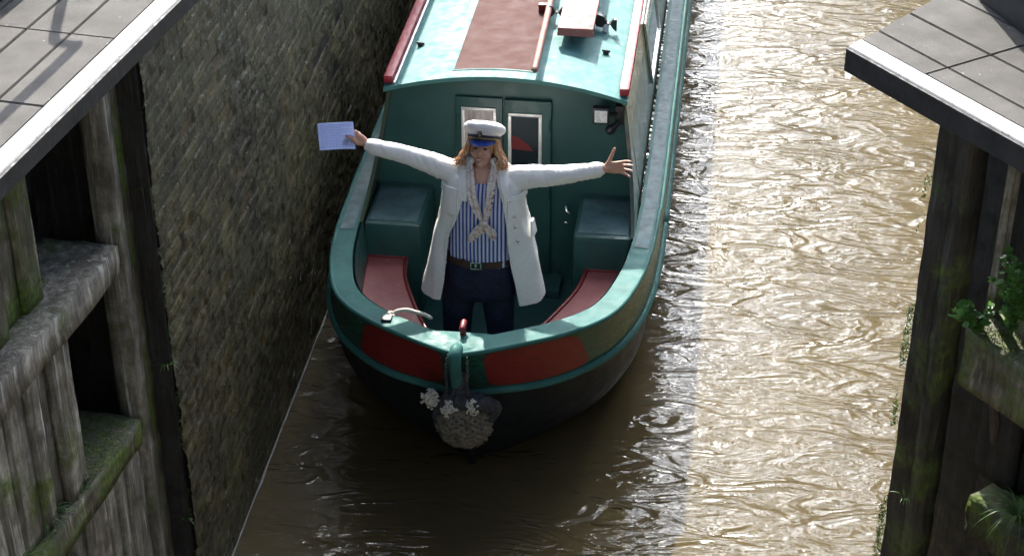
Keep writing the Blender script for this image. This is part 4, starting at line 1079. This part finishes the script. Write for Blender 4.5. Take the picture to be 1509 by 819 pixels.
# ------------------------------------------------------------------ plants on the gates and walls
def local(g, mir, x, y, z): return wmat(g) @ Vector((x*mir, y, z))
def leafy(loc, label, n, spread, hgt, size, seed, lean=(0, 0, 0), name='weed_plant'):
    r = random.Random(seed); loc = Vector(loc); e = empty(name, loc, 0, label, 'plant', 'weeds growing on the gates'); st = MB(); lf = MB()
    for k in range(n):
        a = r.uniform(0, 6.28); q = loc.copy(); tip = loc + Vector((math.cos(a)*spread*r.uniform(.3, 1), math.sin(a)*spread*r.uniform(.3, 1), hgt*r.uniform(.35, 1))) + Vector(lean)*r.uniform(.4, 1)
        m1 = (q + tip)/2 + Vector((0, 0, hgt*.18)); P = smooth([q, m1, tip], 5); st.tube(P, list(np.linspace(.004, .0015, len(P))), 5)
        for i in range(2, len(P)):
            for s_ in (0, 1):
                c = Vector(P[i]); d = Vector((r.uniform(-1, 1), r.uniform(-1, 1), r.uniform(-.1, .7))).normalized()
                sz = size*r.uniform(.6, 1.2); sd_ = d.cross(Vector((r.uniform(-.4, .4), r.uniform(-.4, .4), 1))).normalized(); up = sd_.cross(d).normalized()
                vs = [c]; 
                for (f, w2, h) in ((.25, .42, .04), (.6, .55, .05), (.85, .34, 0)):
                    vs += [c + d*sz*f + sd_*sz*w2 + up*sz*h, c + d*sz*f*1.05, c + d*sz*f - sd_*sz*w2 + up*sz*h]
                vs.append(c + d*sz*1.05)
                lf.add(vs, [(0, 1, 2), (0, 2, 3), (1, 4, 5, 2), (2, 5, 6, 3), (4, 7, 8, 5), (5, 8, 9, 6), (7, 10, 8), (8, 10, 9)])
    obj('stems', st, 'grass', e, True); obj('leaves', lf, 'leaf', e, True, fix=False); return e
def grassy(loc, label, n, L_, seed, droop=1.0, name='grass_tuft'):
    r = random.Random(seed); loc = Vector(loc); mb = MB()
    for k in range(n):
        a = r.uniform(0, 6.28); l = L_*r.uniform(.5, 1); h = Vector((math.cos(a), math.sin(a), 0)); sd_ = h.cross(Vector((0, 0, 1)))
        b = loc + h*r.uniform(0, .02); rows = []
        for i in range(7):
            u = i/6; c = b + h*(l*.75*u**1.3) + Vector((0, 0, l*(.9*u - droop*.95*u*u))); w_ = .0042*(1 - u**1.5) + .0006
            rows.append([c - sd_*w_, c + Vector((0, 0, -.001)), c + sd_*w_])
        mb.grid(rows)
    return tag(obj(name, mb, 'grass', None, True, tuple(loc), fix=False), label, 'grass tuft', 'grass tufts on the gates')
leafy(local(gr, -1, -.10, -.46, 2.44), 'tall leafy weed with rounded leaves on the upper ledge of the right gate', 20, .11, .42, .032, 5, (-.02, 0, .02))
leafy(local(gr, -1, .0, -.36, 2.46), 'low bright green sunlit weed at the post end of the right gate\'s upper ledge', 16, .09, .12, .028, 9, (-.06, .02, 0))
grassy(local(gr, -1, -.12, -.66, 2.45), 'grass tuft at the right picture edge on the upper ledge of the right gate', 22, .20, 3)
grassy(local(gr, -1, -.20, -.60, 1.48), 'large drooping grass tuft on the lower ledge of the right gate', 44, .33, 4)
leafy(local(gr, -1, -.16, -.78, 1.48), 'small pale weed beside the drooping grass on the right gate\'s lower ledge', 5, .07, .10, .022, 14)
grassy(local(gr, -1, .01, -.07, 1.32), 'few curled grass blades at the foot of the right gate post', 7, .12, 6, .8)
leafy(local(gr, -1, -.05, -.02, 1.0), 'tiny pale weed low on the right gate post near the bottom of the picture', 4, .04, .05, .020, 16)
leafy(local(gl, 1, -.05, .17, 2.86), 'tiny weed with pale leaves high on the side of the left gate post', 4, .03, .05, .018, 21)
leafy(local(gl, 1, -.04, .18, 2.40), 'tiny two leaved weed halfway up the side of the left gate post', 3, .03, .04, .018, 22)
grassy(local(gl, 1, -.02, .17, 2.15), 'thin spreading grass halfway down the left gate post', 8, .12, 23, .8)
leafy(local(gl, 1, -.04, .18, 1.20), 'round green weed near the foot of the left gate post', 7, .05, .09, .024, 24)
grassy(local(gl, 1, -.06, -1.02, 1.62), 'grass tuft in the dark gap at the bottom left corner', 48, .24, 25)
grassy(local(gl, 1, -.04, -1.35, 1.62), 'long grass hanging over the left end of the left gate\'s lower ledge', 34, .22, 27)
grassy(local(gl, 1, -.02, -.72, 1.60), 'small grass tuft on the lower ledge of the left gate', 18, .11, 26)
# moss on the outer edges of both posts
def moss(g, mir, fn, n, seed, name='moss'):
    r = random.Random(seed); mb = MB()
    for k in range(n):
        c = local(g, mir, *fn(r)); s_ = r.uniform(.003, .009)
        if noise.noise(Vector((c.x*5, c.y*5, c.z*4.5)) + Vector((seed, 0, 0))) < .05: continue
        d = Vector((r.uniform(-1, 1), r.uniform(-1, 1), r.uniform(-.6, 1))).normalized(); a = d.orthogonal().normalized()*s_*.6; b = d.cross(a)
        mb.add([c + a, c - a*.5 + b, c - a*.5 - b, c + d*s_*1.8], [(0, 1, 3), (1, 2, 3), (2, 0, 3)])
    return tag(obj(name, mb, 'moss', None, False, fix=False), kind='stuff')
moss(gl, 1, lambda r: (-.035 - abs(r.gauss(0, .05)), .135 + r.uniform(-.01, .008), r.uniform(.4, 3.1)), 3600, 31)
moss(gr, -1, lambda r: (-.032 - abs(r.gauss(0, .03)), .122 + r.uniform(-.01, .01), r.uniform(.7, 3.35)), 3000, 32)
moss(gr, -1, lambda r: (.02 - abs(r.gauss(0, .12)), r.uniform(-1.3, -.2), 2.455 + r.uniform(0, .008)), 1500, 33)
moss(gl, 1, lambda r: (.01 - abs(r.gauss(0, .10)), r.uniform(-2, -.55), 1.605 + r.uniform(0, .008)), 900, 34)

moss(lw, 1, lambda r: (.0 - abs(r.gauss(0, .05)), .004 + abs(r.gauss(0, .012)), r.uniform(.2, 3.2)), 2600, 35)
for i, (z, n, L_, lab) in enumerate(((2.75, 7, .09, 'thin grass high in the dark gap between left gate post and brick wall'), (1.75, 12, .12, 'grass sprays halfway down the gap between left gate and wall'),
                               (.75, 9, .10, 'lowest grass tuft in the gap between left gate and wall'))):
    grassy((WX - .03, 7.335, z), lab, n, L_, 50 + i, .9)
